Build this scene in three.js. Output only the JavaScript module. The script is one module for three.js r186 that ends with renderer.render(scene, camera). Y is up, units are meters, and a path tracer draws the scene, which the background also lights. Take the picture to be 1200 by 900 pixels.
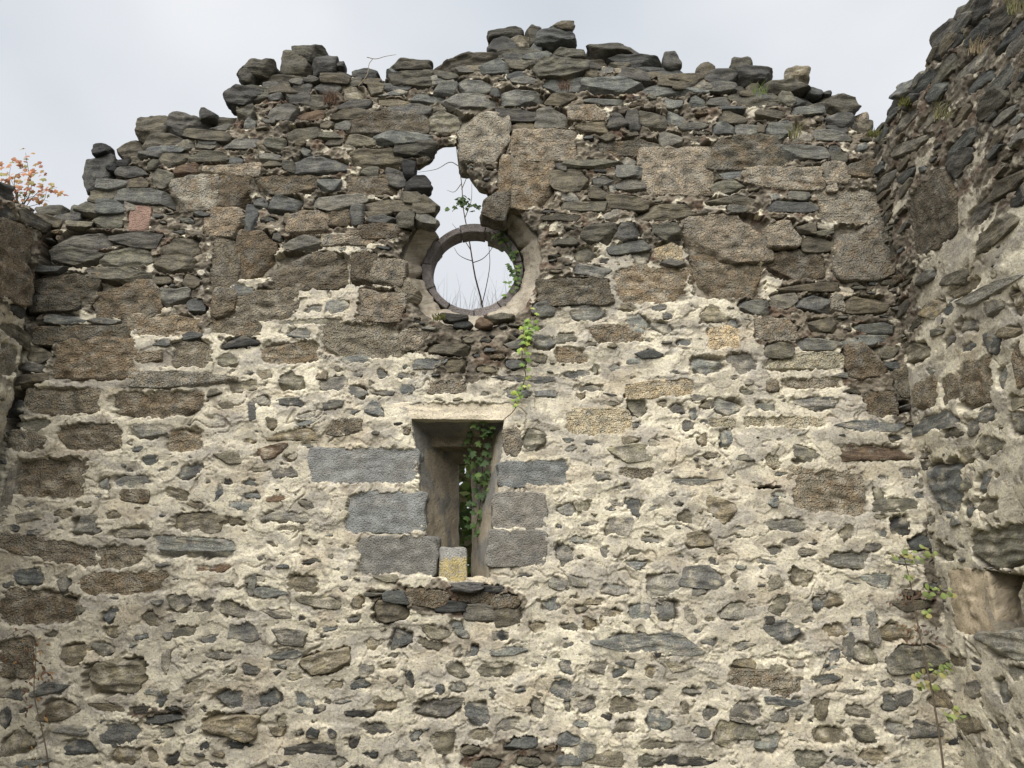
import * as THREE from 'three';
import { mergeGeometries, mergeVertices } from 'three/addons/utils/BufferGeometryUtils.js';

// ---------------------------------------------------------------- camera, sky, sun, exposure
const F = 901, PITCH = 15.7 * Math.PI / 180, EYE = 1.6, DIST = 6.5;   // focal length in pixels of a 1200 x 900 picture
const scene = new THREE.Scene();
const camera = new THREE.PerspectiveCamera(2 * Math.atan(450 / F) * 180 / Math.PI, 4 / 3, 0.05, 600);
camera.position.set(0, EYE, DIST);
camera.rotation.set(PITCH, 0, 0);
scene.add(camera);
const renderer = new THREE.WebGLRenderer({ antialias: true });
renderer.setSize(1024, 768);
renderer.toneMapping = THREE.LinearToneMapping;
renderer.toneMappingExposure = 3.35;
renderer.shadowMap.enabled = true;
renderer.shadowMap.type = THREE.PCFSoftShadowMap;

// ---------------------------------------------------------------- noise and random numbers
const PERM = new Uint8Array(512);
{
  let s = 1234567;
  const p = [...Array(256).keys()];
  for (let i = 255; i > 0; i--) { s = (s * 1664525 + 1013904223) >>> 0; const j = s % (i + 1); [p[i], p[j]] = [p[j], p[i]]; }
  for (let i = 0; i < 512; i++) PERM[i] = p[i & 255];
}
const G3 = [1,1,0,-1,1,0,1,-1,0,-1,-1,0,1,0,1,-1,0,1,1,0,-1,-1,0,-1,0,1,1,0,-1,1,0,1,-1,0,-1,-1];
function noise3(x, y, z) {
  const X0 = Math.floor(x), Y0 = Math.floor(y), Z0 = Math.floor(z);
  x -= X0; y -= Y0; z -= Z0;
  const X = X0 & 255, Y = Y0 & 255, Z = Z0 & 255;
  const u = x * x * x * (x * (x * 6 - 15) + 10), v = y * y * y * (y * (y * 6 - 15) + 10), w = z * z * z * (z * (z * 6 - 15) + 10);
  const A = PERM[X] + Y, B = PERM[(X + 1) & 255] + Y;
  const AA = PERM[A & 255] + Z, AB = PERM[(A + 1) & 255] + Z, BA = PERM[B & 255] + Z, BB = PERM[(B + 1) & 255] + Z;
  const gd = (h, a, b, c) => { const g = (PERM[h & 255] % 12) * 3; return G3[g] * a + G3[g + 1] * b + G3[g + 2] * c; };
  const x1 = x - 1, y1 = y - 1, z1 = z - 1;
  const n00 = gd(AA, x, y, z), n10 = gd(BA, x1, y, z), n01 = gd(AB, x, y1, z), n11 = gd(BB, x1, y1, z);
  const m00 = gd(AA + 1, x, y, z1), m10 = gd(BA + 1, x1, y, z1), m01 = gd(AB + 1, x, y1, z1), m11 = gd(BB + 1, x1, y1, z1);
  const p0 = n00 + (n10 - n00) * u, p1 = n01 + (n11 - n01) * u, q0 = m00 + (m10 - m00) * u, q1 = m01 + (m11 - m01) * u;
  const p = p0 + (p1 - p0) * v, q = q0 + (q1 - q0) * v;
  return p + (q - p) * w;
}
const G2 = [1,0,-1,0,0,1,0,-1,.7,.7,-.7,.7,.7,-.7,-.7,-.7];
function noise2(x, y, P = 256) {                 // P: period in cells
  const X0 = Math.floor(x), Y0 = Math.floor(y);
  x -= X0; y -= Y0;
  const X = ((X0 % P) + P) % P, Y = ((Y0 % P) + P) % P, X1 = (X + 1) % P, Y1 = (Y + 1) % P;
  const u = x * x * x * (x * (x * 6 - 15) + 10), v = y * y * y * (y * (y * 6 - 15) + 10);
  const h = (a, b) => (PERM[PERM[a & 255] + (b & 255)] & 7) * 2;
  const a = h(X, Y), b = h(X1, Y), c = h(X, Y1), d = h(X1, Y1);
  const n00 = G2[a] * x + G2[a + 1] * y, n10 = G2[b] * (x - 1) + G2[b + 1] * y;
  const n01 = G2[c] * x + G2[c + 1] * (y - 1), n11 = G2[d] * (x - 1) + G2[d + 1] * (y - 1);
  return (n00 + (n10 - n00) * u + (n01 + (n11 - n01) * u - n00 - (n10 - n00) * u) * v) * 1.5;
}
function fbm2(x, y, oct, P = 256) { let s = 0, a = .5; for (let i = 0; i < oct; i++) { s += a * noise2(x, y, P); x *= 2; y *= 2; P = Math.min(256, P * 2); a *= .5; } return s; }
function fbm3(x, y, z, oct) { let s = 0, a = .5; for (let i = 0; i < oct; i++) { s += a * noise3(x, y, z); x *= 2.03; y *= 2.03; z *= 2.03; a *= .5; } return s; }
function mulberry(a) { return () => { a = (a + 0x6D2B79F5) | 0; let t = Math.imul(a ^ (a >>> 15), 1 | a); t = (t + Math.imul(t ^ (t >>> 7), 61 | t)) ^ t; return ((t ^ (t >>> 14)) >>> 0) / 4294967296; }; }
const clamp = (x, a, b) => Math.min(b, Math.max(a, x));
const mix = (a, b, t) => a + (b - a) * t;
const sstep = (a, b, x) => { const t = clamp((x - a) / (b - a), 0, 1); return t * t * (3 - 2 * t); };

// ---------------------------------------------------------------- sky: an even overcast, and the weak broad sun behind it
const SUN = new THREE.Vector3(-0.24, 0.76, 0.66).normalize();
{
  const w = 512, h = 256, d = new Float32Array(w * h * 4);
  for (let j = 0; j < h; j++) for (let i = 0; i < w; i++) {
    const el = ((j + .5) / h - .5) * Math.PI, az = ((i + .5) / w - .5) * 2 * Math.PI;
    const x = Math.cos(el) * Math.sin(az), y = Math.sin(el), z = Math.cos(el) * Math.cos(az);
    const n = fbm3(x * 2.2 + 5, y * 3.4, z * 2.2, 4);
    const up = Math.max(0, y);
    const c = .221 + .072 * n + .014 * up;
    const k = (j * w + i) * 4;
    d[k] = c * (.96 + .14 * n); d[k + 1] = c * (1.005 + .07 * n); d[k + 2] = c * 1.07; d[k + 3] = 1;
  }
  const t = new THREE.DataTexture(d, w, h, THREE.RGBAFormat, THREE.FloatType);
  t.mapping = THREE.EquirectangularReflectionMapping; t.magFilter = t.minFilter = THREE.LinearFilter; t.needsUpdate = true;
  scene.background = t; scene.environment = t;
}
const sun = new THREE.DirectionalLight(new THREE.Color(1, .965, .91), 1.5);
sun.position.copy(SUN).multiplyScalar(30).add(new THREE.Vector3(0, 3, 0));
sun.target.position.set(0, 3, 0);
sun.castShadow = true; sun.shadow.radius = 110; sun.shadow.mapSize.set(2048, 2048); sun.shadow.bias = -.002;
Object.assign(sun.shadow.camera, { left: -10, right: 10, top: 10, bottom: -10, near: 1, far: 70 });
scene.add(sun, sun.target);

// ---------------------------------------------------------------- from a picture point to the wall that it lies on
const CP = Math.cos(PITCH), SP = Math.sin(PITCH);
function ray(u, v) { const x = (u - 600) / F, y = -(v - 450) / F; return [x, y * CP + SP, y * SP - CP]; }
function onZ(u, v, z) { const r = ray(u, v), t = (z - DIST) / r[2]; return [r[0] * t, EYE + r[1] * t, z]; }
function onX(u, v, X) { const r = ray(u, v), t = X / r[0]; return [X, EYE + r[1] * t, DIST + r[2] * t]; }
const XL = -4.29, XR = 3.47;                      // the two side walls; the far wall is the plane z = 0
const abBack = (u, v) => { const p = onZ(u, v, 0); return [p[0], p[1]]; };
const abRight = (u, v) => { const p = onX(u, v, XR); return [p[2], p[1]]; };
const abLeft = (u, v) => { const p = onX(Math.min(u, 595), v, XL); return [-p[2], p[1]]; };

// ---------------------------------------------------------------- naming
const taken = {};
function numbered(n) { if (!(n in taken)) { taken[n] = 0; return n; } taken[n]++; return n + '_' + String(taken[n]).padStart(3, '0'); }
function tag(o, label, category, group, kind) {
  o.userData.label = label; if (category) o.userData.category = category;
  if (group) o.userData.group = group; if (kind) o.userData.kind = kind;
  return o;
}
function thing(name, label, category, pos = [0, 0, 0], group) {
  const g = new THREE.Group(); g.name = numbered(name); g.position.set(...pos); scene.add(g);
  return tag(g, label, category, group);
}
function part(name, geo, mat, parent) {
  const m = new THREE.Mesh(geo, mat); m.name = parent === scene ? numbered(name) : name; m.castShadow = m.receiveShadow = true;
  parent.add(m); return m;
}

// ---------------------------------------------------------------- materials (tiling maps: colour multiplies the vertex colours, bump is fine relief)
function maps(size, period, fn) {                 // fn(x, y in 0..1) -> [tone r, g, b, height]
  const c = new Uint8Array(size * size * 4), b = new Uint8Array(size * size * 4);
  for (let j = 0; j < size; j++) for (let i = 0; i < size; i++) {
    const r = fn(i / size, j / size), k = (j * size + i) * 4;
    for (let q = 0; q < 3; q++) { c[k + q] = clamp(r[q], 0, 1) * 255; b[k + q] = clamp(r[3], 0, 1) * 255; }
    c[k + 3] = b[k + 3] = 255;
  }
  const mk = (d, srgb) => {
    const t = new THREE.DataTexture(d, size, size); t.wrapS = t.wrapT = THREE.RepeatWrapping; t.magFilter = THREE.LinearFilter;
    t.minFilter = THREE.LinearMipmapLinearFilter; t.generateMipmaps = true; t.repeat.set(1 / period, 1 / period);
    if (srgb) t.colorSpace = THREE.SRGBColorSpace; t.needsUpdate = true; return t;
  };
  return { map: mk(c, true), bumpMap: mk(b, false) };
}
const pf = (x, y, P, oct, o = 0) => fbm2(x * P + o * P, y * P, oct, P);
const spots = (x, y, P, o) => Math.max(0, noise2(x * P + o, y * P, P));
const slateMaps = maps(512, .62, (x, y) => {
  const st = fbm2(x * 4, y * 22 + 1.5 * pf(x, y, 4, 2), 3, 4), bl = pf(x, y, 5, 4), fi = pf(x, y, 48, 3), li = sstep(.16, .3, pf(x, y, 9, 4, 3));
  const vein = sstep(.045, .01, Math.abs(pf(x, y, 3, 4, 5))) * .35;
  const t = .84 + .26 * bl + .16 * st + .28 * fi + li * .10 + vein * .25;
  return [t + li * .05, t + li * .04, t - li * .02 - bl * .06, .5 + .55 * bl + .5 * st + .5 * fi];
});
const tufaMaps = maps(512, .5, (x, y) => {
  const bl = pf(x, y, 5, 4), fi = pf(x, y, 44, 3), p1 = sstep(.2, .5, spots(x, y, 18, 0)), p2 = sstep(.2, .5, spots(x, y, 38, 3)), p3 = sstep(.25, .5, spots(x, y, 9, 7));
  const h = .75 + .3 * bl + .3 * fi - .42 * p1 - .28 * p2 - .4 * p3;
  const t = .83 + .3 * bl + .42 * fi;
  const w = pf(x, y, 7, 3, 2);
  return [t + w * .05, t, t - w * .07, h];
});
const ashlarMaps = maps(512, .5, (x, y) => {
  const bl = pf(x, y, 5, 4), fi = pf(x, y, 60, 2), pk = spots(x, y, 34, 2) * .8;
  const t = .88 + .2 * bl + .34 * fi + .12 * pf(x, y, 17, 3, 4);
  return [t, t, t - .01, .6 + .2 * bl + .4 * fi - pk];
});
const mortarMaps = maps(1024, 1.3, (x, y) => {
  const bl = pf(x, y, 6, 4), fi = pf(x, y, 90, 3), mid = pf(x, y, 26, 3, 3), gr = sstep(.3, .55, spots(x, y, 70, 5));
  const cr = sstep(.03, .0, Math.abs(pf(x + .02 * pf(x, y, 16, 2), y, 7, 4, 9)));
  const t = .93 + .10 * bl + .12 * fi + .08 * mid - gr * .10;
  return [t, t - gr * .01, t - gr * .02 - .04 * mid, .6 + .4 * mid + .34 * fi + .2 * bl - .3 * cr - .25 * gr];
});
const std = (o) => new THREE.MeshStandardMaterial({ roughness: .93, metalness: 0, ...o });
const M = {
  slate: std({ ...slateMaps, bumpScale: .007, vertexColors: true, roughness: .85 }),
  tufa: std({ ...tufaMaps, bumpScale: .024, vertexColors: true, roughness: 1 }),
  ashlar: std({ ...ashlarMaps, bumpScale: .008, vertexColors: true, roughness: .95 }),
  mortar: std({ ...mortarMaps, bumpScale: .005, vertexColors: true, roughness: 1 }),
  core: std({ ...tufaMaps, bumpScale: .03, color: new THREE.Color(.16, .135, .10), roughness: 1 }),
};
// ---------------------------------------------------------------- the stones: kind, left end, right end (mid-height), thickness, read in picture points of an enlarged window
// g dark grey slate, d near-black slate, m mid grey, o olive grey, t brown tufa, l pale tufa, y yellow limestone, r brick, b rusty brown, a dressed block
// p patch of pale lime plaster, k bare patch, c open cavity; capitals stand proud of the wall
const TB = [], TR = [], TL = [];
function win(list, ox, oy, sc, text) {
  for (const e of text.split(';')) {
    const q = e.trim().split(/[\s,]+/); if (q.length < 6) continue;
    const n = q.slice(1).map(Number);
    list.push({ k: q[0], x0: ox + n[0] / sc, y0: oy + n[1] / sc, x1: ox + n[2] / sc, y1: oy + n[3] / sc, h: n[4] / sc });
  }
}
win(TB, 0, 100, 4, `G 360 390 490 390 180;D 415 280 488 280 55;G 515 265 655 265 90;O 620 185 770 178 115;G 765 165 955 165 110;G 960 150 1120 150 110;
G 925 125 1000 125 45;G 660 260 870 260 95;O 600 320 735 320 65;D 478 365 530 365 35;D 535 350 595 350 40;O 470 425 700 395 115;g 700 370 750 370 50;
g 755 340 880 340 75;g 875 235 1070 235 55;m 920 280 1035 280 40;m 1050 272 1200 272 45;g 895 335 1070 335 50;b 820 395 940 395 50;m 1135 180 1200 180 50;
g 1115 125 1200 125 60;g 585 455 695 455 45;g 720 430 800 450 75;m 555 522 790 522 75;o 415 515 555 510 65;m 455 565 590 565 60;g 575 560 640 560 40;
o 430 630 580 630 65;r 607 620 692 618 100;o 315 650 425 650 40;l 960 395 1200 395 60;l 800 500 1000 500 150;t 1000 490 1160 490 150;l 970 640 1135 640 110;
m 910 600 980 600 25;p 1070 430 1180 430 30;p 1150 500 1175 500 40;p 1100 690 1150 690 30;g 1140 620 1200 620 130;g 265 725 520 725 90;g 525 720 760 720 75;
g 765 755 930 755 95;o 485 810 725 810 95;g 245 805 485 805 85;g 725 840 905 840 80;p 310 870 415 870 50;p 575 765 635 765 25;p 685 850 720 850 40;G 265 585 440 585 110;G 125 560 260 560 60`);
win(TB, 250, 0, 4, `G 97 295 272 290 75;G 305 250 440 255 125;O 350 180 495 205 80;G 450 260 570 260 90;G 565 275 605 275 35;G 180 350 490 350 85;G 115 345 175 345 60;
G 495 320 640 320 55;G 500 360 640 365 55;G 640 305 760 305 50;G 660 350 795 355 80;G 800 300 870 300 35;O 815 285 1010 268 55;G 795 360 1035 365 80;G 970 320 1070 320 55;
G 60 440 235 440 95;g 235 430 335 430 80;g 340 440 450 440 90;g 470 405 595 405 60;g 400 385 470 385 30;g 445 475 540 475 80;o 595 440 710 430 75;o 720 410 805 410 50;
m 780 430 935 415 25;o 775 470 920 470 40;g 590 490 730 480 50;g 560 525 720 515 60;g 0 550 120 540 110;g 115 515 260 515 60;o 130 575 295 580 70;g 265 525 400 525 75;
m 930 455 1085 455 40;g 820 495 1010 500 50;g 1015 500 1085 500 35;t 645 570 975 570 100;G 975 565 1160 555 100;b 390 545 515 535 45;g 505 580 560 580 35;m 550 580 640 580 45;
g 350 620 495 610 70;p 495 605 550 605 25;p 515 550 550 550 30;o 497 632 600 632 30;g 510 662 600 662 28;o 612 655 755 655 55;M 760 645 1015 650 60;G 850 690 1040 690 80;
m 60 675 235 675 45;g 245 680 335 680 55;g 375 670 430 670 30;m 405 705 455 705 45;g 0 735 75 735 45;g 80 750 140 750 30;m 205 735 310 735 35;g 230 765 315 765 40;
g 325 780 380 780 50;g 380 770 615 770 85;p 605 730 645 730 60;o 645 735 890 735 85;g 720 775 790 775 45;g 680 800 770 800 40;p 645 810 705 810 40;g 800 815 905 830 80;
D 890 790 950 785 90;D 900 860 1020 865 75;t 0 790 320 790 60;p 70 825 220 825 25;t 210 860 470 860 75;m 490 860 600 860 60;p 600 840 635 840 60;t 640 860 860 860 80;t 0 850 160 850 90`);
win(TB, 500, 0, 4, `G 290 115 450 98 60;G 290 185 420 180 90;G 370 155 490 150 65;G 420 180 480 180 45;G 465 110 540 110 100;G 510 145 695 145 95;O 595 92 695 86 55;
D 560 100 585 100 25;g 480 195 540 195 45;O 335 240 560 235 60;O 570 215 740 210 65;G 770 205 1005 200 90;G 45 290 330 280 110;G 460 270 610 270 40;G 635 270 855 270 70;
G 860 265 1115 270 60;G 1120 260 1200 265 80;g 360 300 490 300 40;g 0 320 70 320 60;O 495 320 755 320 95;g 380 345 460 350 45;m 400 375 505 375 40;o 740 345 805 345 50;
p 865 322 940 322 30;p 805 330 860 330 25;g 860 300 960 300 30;G 968 330 1195 330 75;m 555 400 745 395 65;m 745 410 1020 400 75;m 1015 415 1200 415 60;m 345 455 535 455 80;
o 555 460 690 460 55;m 740 478 920 482 40;m 40 410 140 410 60;m 145 405 295 405 65;m 90 475 330 475 60;g 300 435 345 435 40;p 155 515 205 515 25;g 290 535 515 535 50;
o 390 580 515 580 60;m 520 548 670 548 85;l 675 535 830 535 60;o 700 605 835 605 55;g 850 575 940 575 70;g 935 565 1000 570 80;g 1000 565 1120 560 95;m 1120 480 1200 480 45;
m 1130 550 1200 550 70;m 1100 655 1200 650 75;L 155 645 380 645 215;L 400 675 695 675 130;p 700 640 730 640 35;g 805 652 880 652 30;t 820 685 1100 690 70;o 650 770 900 770 35;
g 610 775 660 775 45;p 660 793 705 793 22;g 590 845 765 845 95;p 750 855 785 855 35;m 785 850 870 850 45;g 850 880 900 880 40;g 905 755 1000 755 45;
m 895 805 1015 805 55;m 900 870 1020 870 50;T 340 840 590 850 220`);
win(TB, 750, 0, 4, `G 120 285 300 310 95;G 290 285 378 285 90;G 305 340 470 335 75;O 450 280 540 280 85;G 475 325 640 325 85;G 330 410 505 405 80;G 510 390 570 385 45;
G 545 395 800 390 60;O 700 330 805 335 85;g 740 400 800 400 35;G 730 455 840 455 85;G 800 400 870 420 40;G 850 455 1045 460 95;G 870 405 920 405 30;g 415 465 650 460 60;
o 655 470 725 470 60;m 120 480 215 480 40;m 225 475 305 475 45;m 320 478 410 478 45;m 130 545 320 540 80;m 15 415 180 415 60;m 180 410 320 410 50;g 150 370 290 370 35;
g 385 510 485 510 25;p 495 522 568 522 48;o 550 540 670 540 45;o 365 555 495 550 60;m 715 525 855 520 40;g 885 545 1060 545 75;l 1045 540 1085 540 60;m 445 610 570 620 50;
g 550 595 580 595 50;m 585 615 715 615 75;m 720 625 815 640 85;g 345 605 440 605 50;g 820 610 870 610 35;m 825 640 985 640 45;g 870 605 970 605 30;g 1010 600 1090 600 50;
m 1015 690 1080 690 45;m 105 650 350 630 80;p 240 677 278 677 16;l 15 800 320 790 190;t 320 715 660 715 140;p 300 735 340 735 40;m 660 720 875 720 65;g 880 735 965 735 55;
g 885 700 940 700 30;g 350 818 515 815 35;o 340 875 495 875 55;l 510 840 840 840 90;l 860 820 965 815 90;l 870 880 920 880 40;c 820 800 855 800 50;c 290 690 310 690 40;t 970 800 1090 800 80`);
win(TB, 900, 170, 4, `l 245 290 520 290 145;l 325 500 570 500 230;g 145 395 225 390 50;o 205 415 305 410 30;p 235 385 320 375 35;g 160 465 310 460 65;l 0 420 145 415 105;t 0 540 240 540 150;
p 230 330 270 330 50;p 310 420 350 400 40;g 0 285 225 290 55;m 100 235 210 240 40;m 0 242 65 242 25;p 310 685 410 685 30;g 140 735 310 740 85;m 20 720 130 720 75;
o 340 745 550 750 80;l 305 745 355 745 70;g 200 840 330 840 60;m 410 860 590 855 45`);
win(TB, 0, 300, 4, `g 155 65 305 65 35;p 310 80 415 75 55;g 425 90 700 95 60;g 700 110 800 110 40;g 850 120 935 125 60;t 160 150 440 150 120;t 150 230 360 220 70;p 440 140 520 150 70;
t 460 200 740 190 160;m 740 195 885 190 75;g 880 235 960 235 65;g 1085 158 1200 158 45;g 190 295 380 290 60;g 415 305 545 305 45;p 380 300 410 300 80;p 615 270 690 270 45;
t 550 310 650 310 70;t 185 370 580 365 80;t 650 325 910 320 90;g 850 370 940 370 40;t 995 320 1200 330 70;t 235 500 620 495 170;g 705 412 790 408 35;t 810 455 970 450 115;
t 640 475 740 475 45;o 1010 490 1120 485 60;d 1045 410 1200 395 50;l 660 575 1060 580 60;o 1060 615 1195 610 55;g 955 640 1030 635 40;g 1155 715 1200 710 100;t 150 685 455 680 115;
t 530 700 940 690 110;g 60 790 230 790 65;t 10 870 215 870 80;t 275 845 550 855 110;m 590 820 755 825 65;t 780 855 930 855 100;g 90 470 230 460 90;g 85 520 205 518 50;g 85 580 210 575 70;
g 210 570 270 565 80;d 60 715 120 710 55;c 30 690 140 640 90;c 195 400 245 400 200;c 150 220 180 260 90`);
win(TB, 250, 200, 4, `g 170 145 250 145 45;g 255 150 410 150 85;m 490 145 710 140 70;p 705 130 785 130 28;g 700 165 915 165 60;g 140 200 225 200 35;m 130 255 330 250 75;g 325 225 365 225 55;
l 350 245 525 240 100;t 525 215 630 215 90;g 640 210 705 210 90;g 720 205 830 200 35;g 730 230 855 228 45;g 850 220 940 225 80;m 330 340 500 335 65;g 280 310 320 310 50;l 510 325 630 325 50;
l 630 315 760 315 60;t 690 285 860 285 60;p 270 375 325 375 45;p 315 330 340 330 30;t 110 390 280 390 200;t 0 420 110 420 220;t 300 460 620 465 150;p 465 365 690 380 60;p 610 470 650 480 120;
p 680 355 800 355 20;t 650 460 760 460 140;l 750 470 880 490 120;p 340 560 720 555 60;g 85 550 270 545 50;t 110 620 370 620 140;t 0 620 100 620 120;g 430 645 505 638 30;m 540 635 645 635 70;
g 300 705 600 700 28;g 330 760 455 762 45;l 690 620 880 640 140;t 30 720 240 730 90;d 45 810 215 795 50;t 520 790 880 800 140;t 220 850 480 850 90;l 890 790 1000 790 80;g 890 840 945 835 20;
g 1000 840 1190 840 50;m 590 880 740 880 40`);
win(TB, 450, 200, 4, `g 790 50 960 50 100;g 820 125 925 125 45;g 960 105 1050 105 60;g 1055 85 1095 85 45;m 1100 75 1200 75 60;o 1055 150 1240 148 65;g 830 170 1040 165 50;m 1010 215 1105 215 55;
p 1040 240 1170 235 35;g 740 220 930 225 28;p 780 270 835 270 45;g 935 290 1080 290 85;g 1080 295 1200 290 85;g 895 385 1005 385 85;m 1060 365 1240 345 50;m 1160 405 1270 405 80;
p 1000 370 1060 370 100;p 1060 430 1160 430 100;g 905 465 1060 465 65;t 740 560 1040 560 110;p 750 505 850 505 40;p 1000 540 1110 540 90;m 690 645 790 640 70;p 825 640 870 635 55;
g 870 625 960 620 30;m 880 675 1060 660 70;p 805 730 890 725 60;o 800 780 910 775 60;g 695 800 805 800 75;t 970 760 1190 760 70;g 950 808 1010 806 25;g 1105 635 1180 635 40;
t 810 860 950 860 60;g 690 875 755 875 50;g 195 845 310 845 50;d 330 712 410 712 38;b 430 705 505 705 45;k 150 790 620 790 150`);
win(TB, 700, 200, 4, `m 105 20 210 20 40;m 100 75 220 75 60;o 185 205 460 190 75;m 540 75 695 75 60;g 515 145 730 140 40;m 740 125 860 122 25;p 490 165 605 165 45;m 610 185 695 185 30;
m 700 170 1020 170 60;g 265 290 390 285 85;y 280 370 395 370 75;g 300 430 410 430 35;l 430 320 790 310 190;p 390 300 470 260 40;p 385 400 430 400 100;p 430 420 490 420 40;
t 105 530 420 530 150;p 415 600 560 600 50;t 455 490 770 490 170;p 710 440 790 440 60;p 770 560 870 550 110;m 820 600 935 600 75;g 935 615 1110 620 85;t 790 440 1040 440 150;
g 105 635 180 635 40;g 260 638 350 635 40;g 300 675 360 672 30;m 155 715 265 715 85;m 265 735 360 735 65;o 480 680 600 680 90;y 520 780 660 780 90;g 605 710 670 708 50;m 665 640 815 640 65;
o 790 840 920 835 65;l 750 740 930 740 90;m 1000 725 1190 725 75;m 950 810 1125 810 50;d 180 855 300 850 40;m 150 885 250 885 30;g 870 550 1120 545 40`);
win(TB, 900, 380, 4, `m 345 80 575 75 45;o 525 125 620 125 60;t 370 170 540 160 140;g 545 195 620 195 40;y 0 185 335 165 70;m 305 235 500 235 25;l 80 275 340 270 40;g 115 370 360 365 70;
t 470 375 600 375 100;t 0 290 45 290 50;t 600 270 690 265 130;y 0 455 270 455 45;g 330 480 610 480 55;b 290 600 680 605 80;g 105 610 230 605 95;t 140 770 460 800 180;g 500 800 560 800 90;
g 520 840 720 835 60;y 0 640 60 640 60;g 0 840 50 840 45;m 525 720 570 715 25;c 590 400 660 380 60;k 590 300 700 300 200`);
win(TB, 900, 590, 4, `m 0 100 190 95 65;o 325 140 410 135 75;m 0 220 80 220 50;m 130 235 235 235 35;m 260 275 495 270 80;g 455 215 535 210 40;o 110 340 225 335 90;o 0 365 70 360 80;
g 350 375 440 375 20;m 450 365 610 365 60;o 255 460 365 460 65;g 200 475 270 480 70;g 0 620 175 605 120;o 0 485 110 470 90;o 250 590 370 590 70;g 395 555 455 555 45;m 475 545 525 545 70;
m 480 620 525 620 90;o 535 605 690 605 95;g 360 690 420 680 120;o 390 700 515 700 115;g 280 720 350 715 60;m 100 755 195 755 50;g 200 825 345 825 55;G 565 730 830 730 130;g 520 850 600 850 45;
m 335 885 490 885 30;o 0 790 90 780 50;t 0 860 150 860 80;d 575 100 680 100 100;m 580 270 740 270 40;k 720 250 800 250 300;k 640 480 830 500 140`);
win(TB, 250, 400, 4, `t 215 50 490 55 90;o 15 100 120 95 60;m 560 105 745 95 60;g 200 150 280 150 45;o 290 180 425 185 85;o 60 225 200 210 60;g 475 165 530 160 40;g 500 215 620 180 75;
g 640 235 725 235 60;g 730 240 850 240 22;g 755 150 820 145 40;g 845 160 960 150 30;g 880 215 950 212 40;g 930 105 1075 100 55;o 1080 110 1185 110 60;m 190 275 270 270 50;g 150 335 245 330 70;
g 300 295 445 280 45;g 500 305 595 305 45;g 705 315 800 315 70;m 395 350 475 345 35;m 365 390 475 382 40;g 245 390 310 390 65;o 275 440 515 435 60;t 545 395 675 400 65;b 180 515 335 510 60;
g 0 535 120 540 55;g 155 605 260 600 16;g 270 620 390 620 45;g 120 660 205 660 30;d 40 655 90 655 30;a 440 580 955 580 165;a 620 800 990 800 190;m 190 820 440 820 65;g 270 875 420 875 25;
g 45 845 150 845 45;b 245 740 340 730 35;l 1020 215 1200 210 50;g 0 700 40 700 90;t 890 415 920 412 30;d 620 375 670 378 22`);
win(TB, 250, 600, 4, `a 665 205 1042 205 185`);
win(TB, 440, 440, 4, `l 260 60 450 55 65;g 540 15 850 12 30;g 610 80 760 75 40;g 760 85 865 80 40;g 930 50 1075 45 35;g 940 95 990 92 35;g 1010 130 1160 128 22;y 910 215 1170 215 105;
g 975 315 1055 312 18;g 890 340 955 340 30;l 610 320 680 310 110;o 680 295 820 300 100;a 572 460 915 455 120;a 548 635 800 635 170;a 526 805 800 815 170;m 850 635 960 630 65;
o 940 610 1010 610 50;g 970 690 1040 690 25;m 1060 710 1190 715 75;m 900 765 1020 765 35;g 840 840 930 845 110;g 1055 830 1095 830 55;k 0 1040 680 1060 150`);
win(TB, 660, 400, 4, `g 275 65 465 55 40;g 315 115 405 115 75;m 575 105 765 110 85;g 775 95 920 95 100;g 0 152 135 150 35;g 135 130 165 130 50;g 50 205 200 205 35;g 60 255 110 252 35;
y 330 230 605 210 65;t 640 205 1005 215 55;g 305 310 400 305 100;g 305 390 370 388 35;g 590 265 660 265 30;g 445 292 490 292 30;g 495 315 570 315 50;g 640 300 700 300 50;g 585 342 630 342 55;
m 705 305 855 310 80;m 890 300 1010 300 45;g 555 395 620 395 45;g 630 380 680 378 18;y 680 380 800 380 40;y 860 375 950 375 40;o 215 530 390 530 90;o 285 465 370 460 40;m 405 480 450 480 50;
g 630 475 675 470 60;m 730 455 790 455 100;y 670 575 1040 575 75;t 275 620 420 620 50;g 490 655 715 660 35;g 305 790 380 785 105;o 680 790 800 790 120;g 525 820 600 825 50;g 950 755 1010 760 40;
g 1120 790 1165 790 45;m 920 855 1145 855 60;m 190 870 310 880 60;d 85 855 165 850 25;c 905 685 1020 680 14;c 300 240 355 240 35`);
win(TB, 0, 500, 4, `t 70 250 370 245 180;g 655 160 735 155 45;g 980 135 1120 140 55;g 830 205 940 205 65;m 450 265 505 265 65;m 510 255 705 250 55;t 570 320 680 325 50;o 770 310 870 330 50;
g 935 310 1040 310 80;g 1040 255 1090 255 35;g 220 408 335 408 45;m 80 420 210 415 50;m 330 470 475 465 90;g 500 410 570 405 45;m 495 505 710 495 65;g 780 440 1030 435 90;
g 1050 445 1150 445 45;l 0 545 430 615 85;t 470 615 670 610 90;m 730 560 1120 570 100;b 905 665 1100 665 40;g 0 745 50 740 30;g 50 715 205 710 80;g 260 745 330 745 80;t 400 740 775 730 90;
t 0 840 350 845 150;m 785 840 890 835 90;g 920 845 1000 830 70;m 1030 860 1155 860 75;g 350 860 400 858 40;m 1150 745 1200 740 90;m 0 280 65 280 200`);
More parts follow.
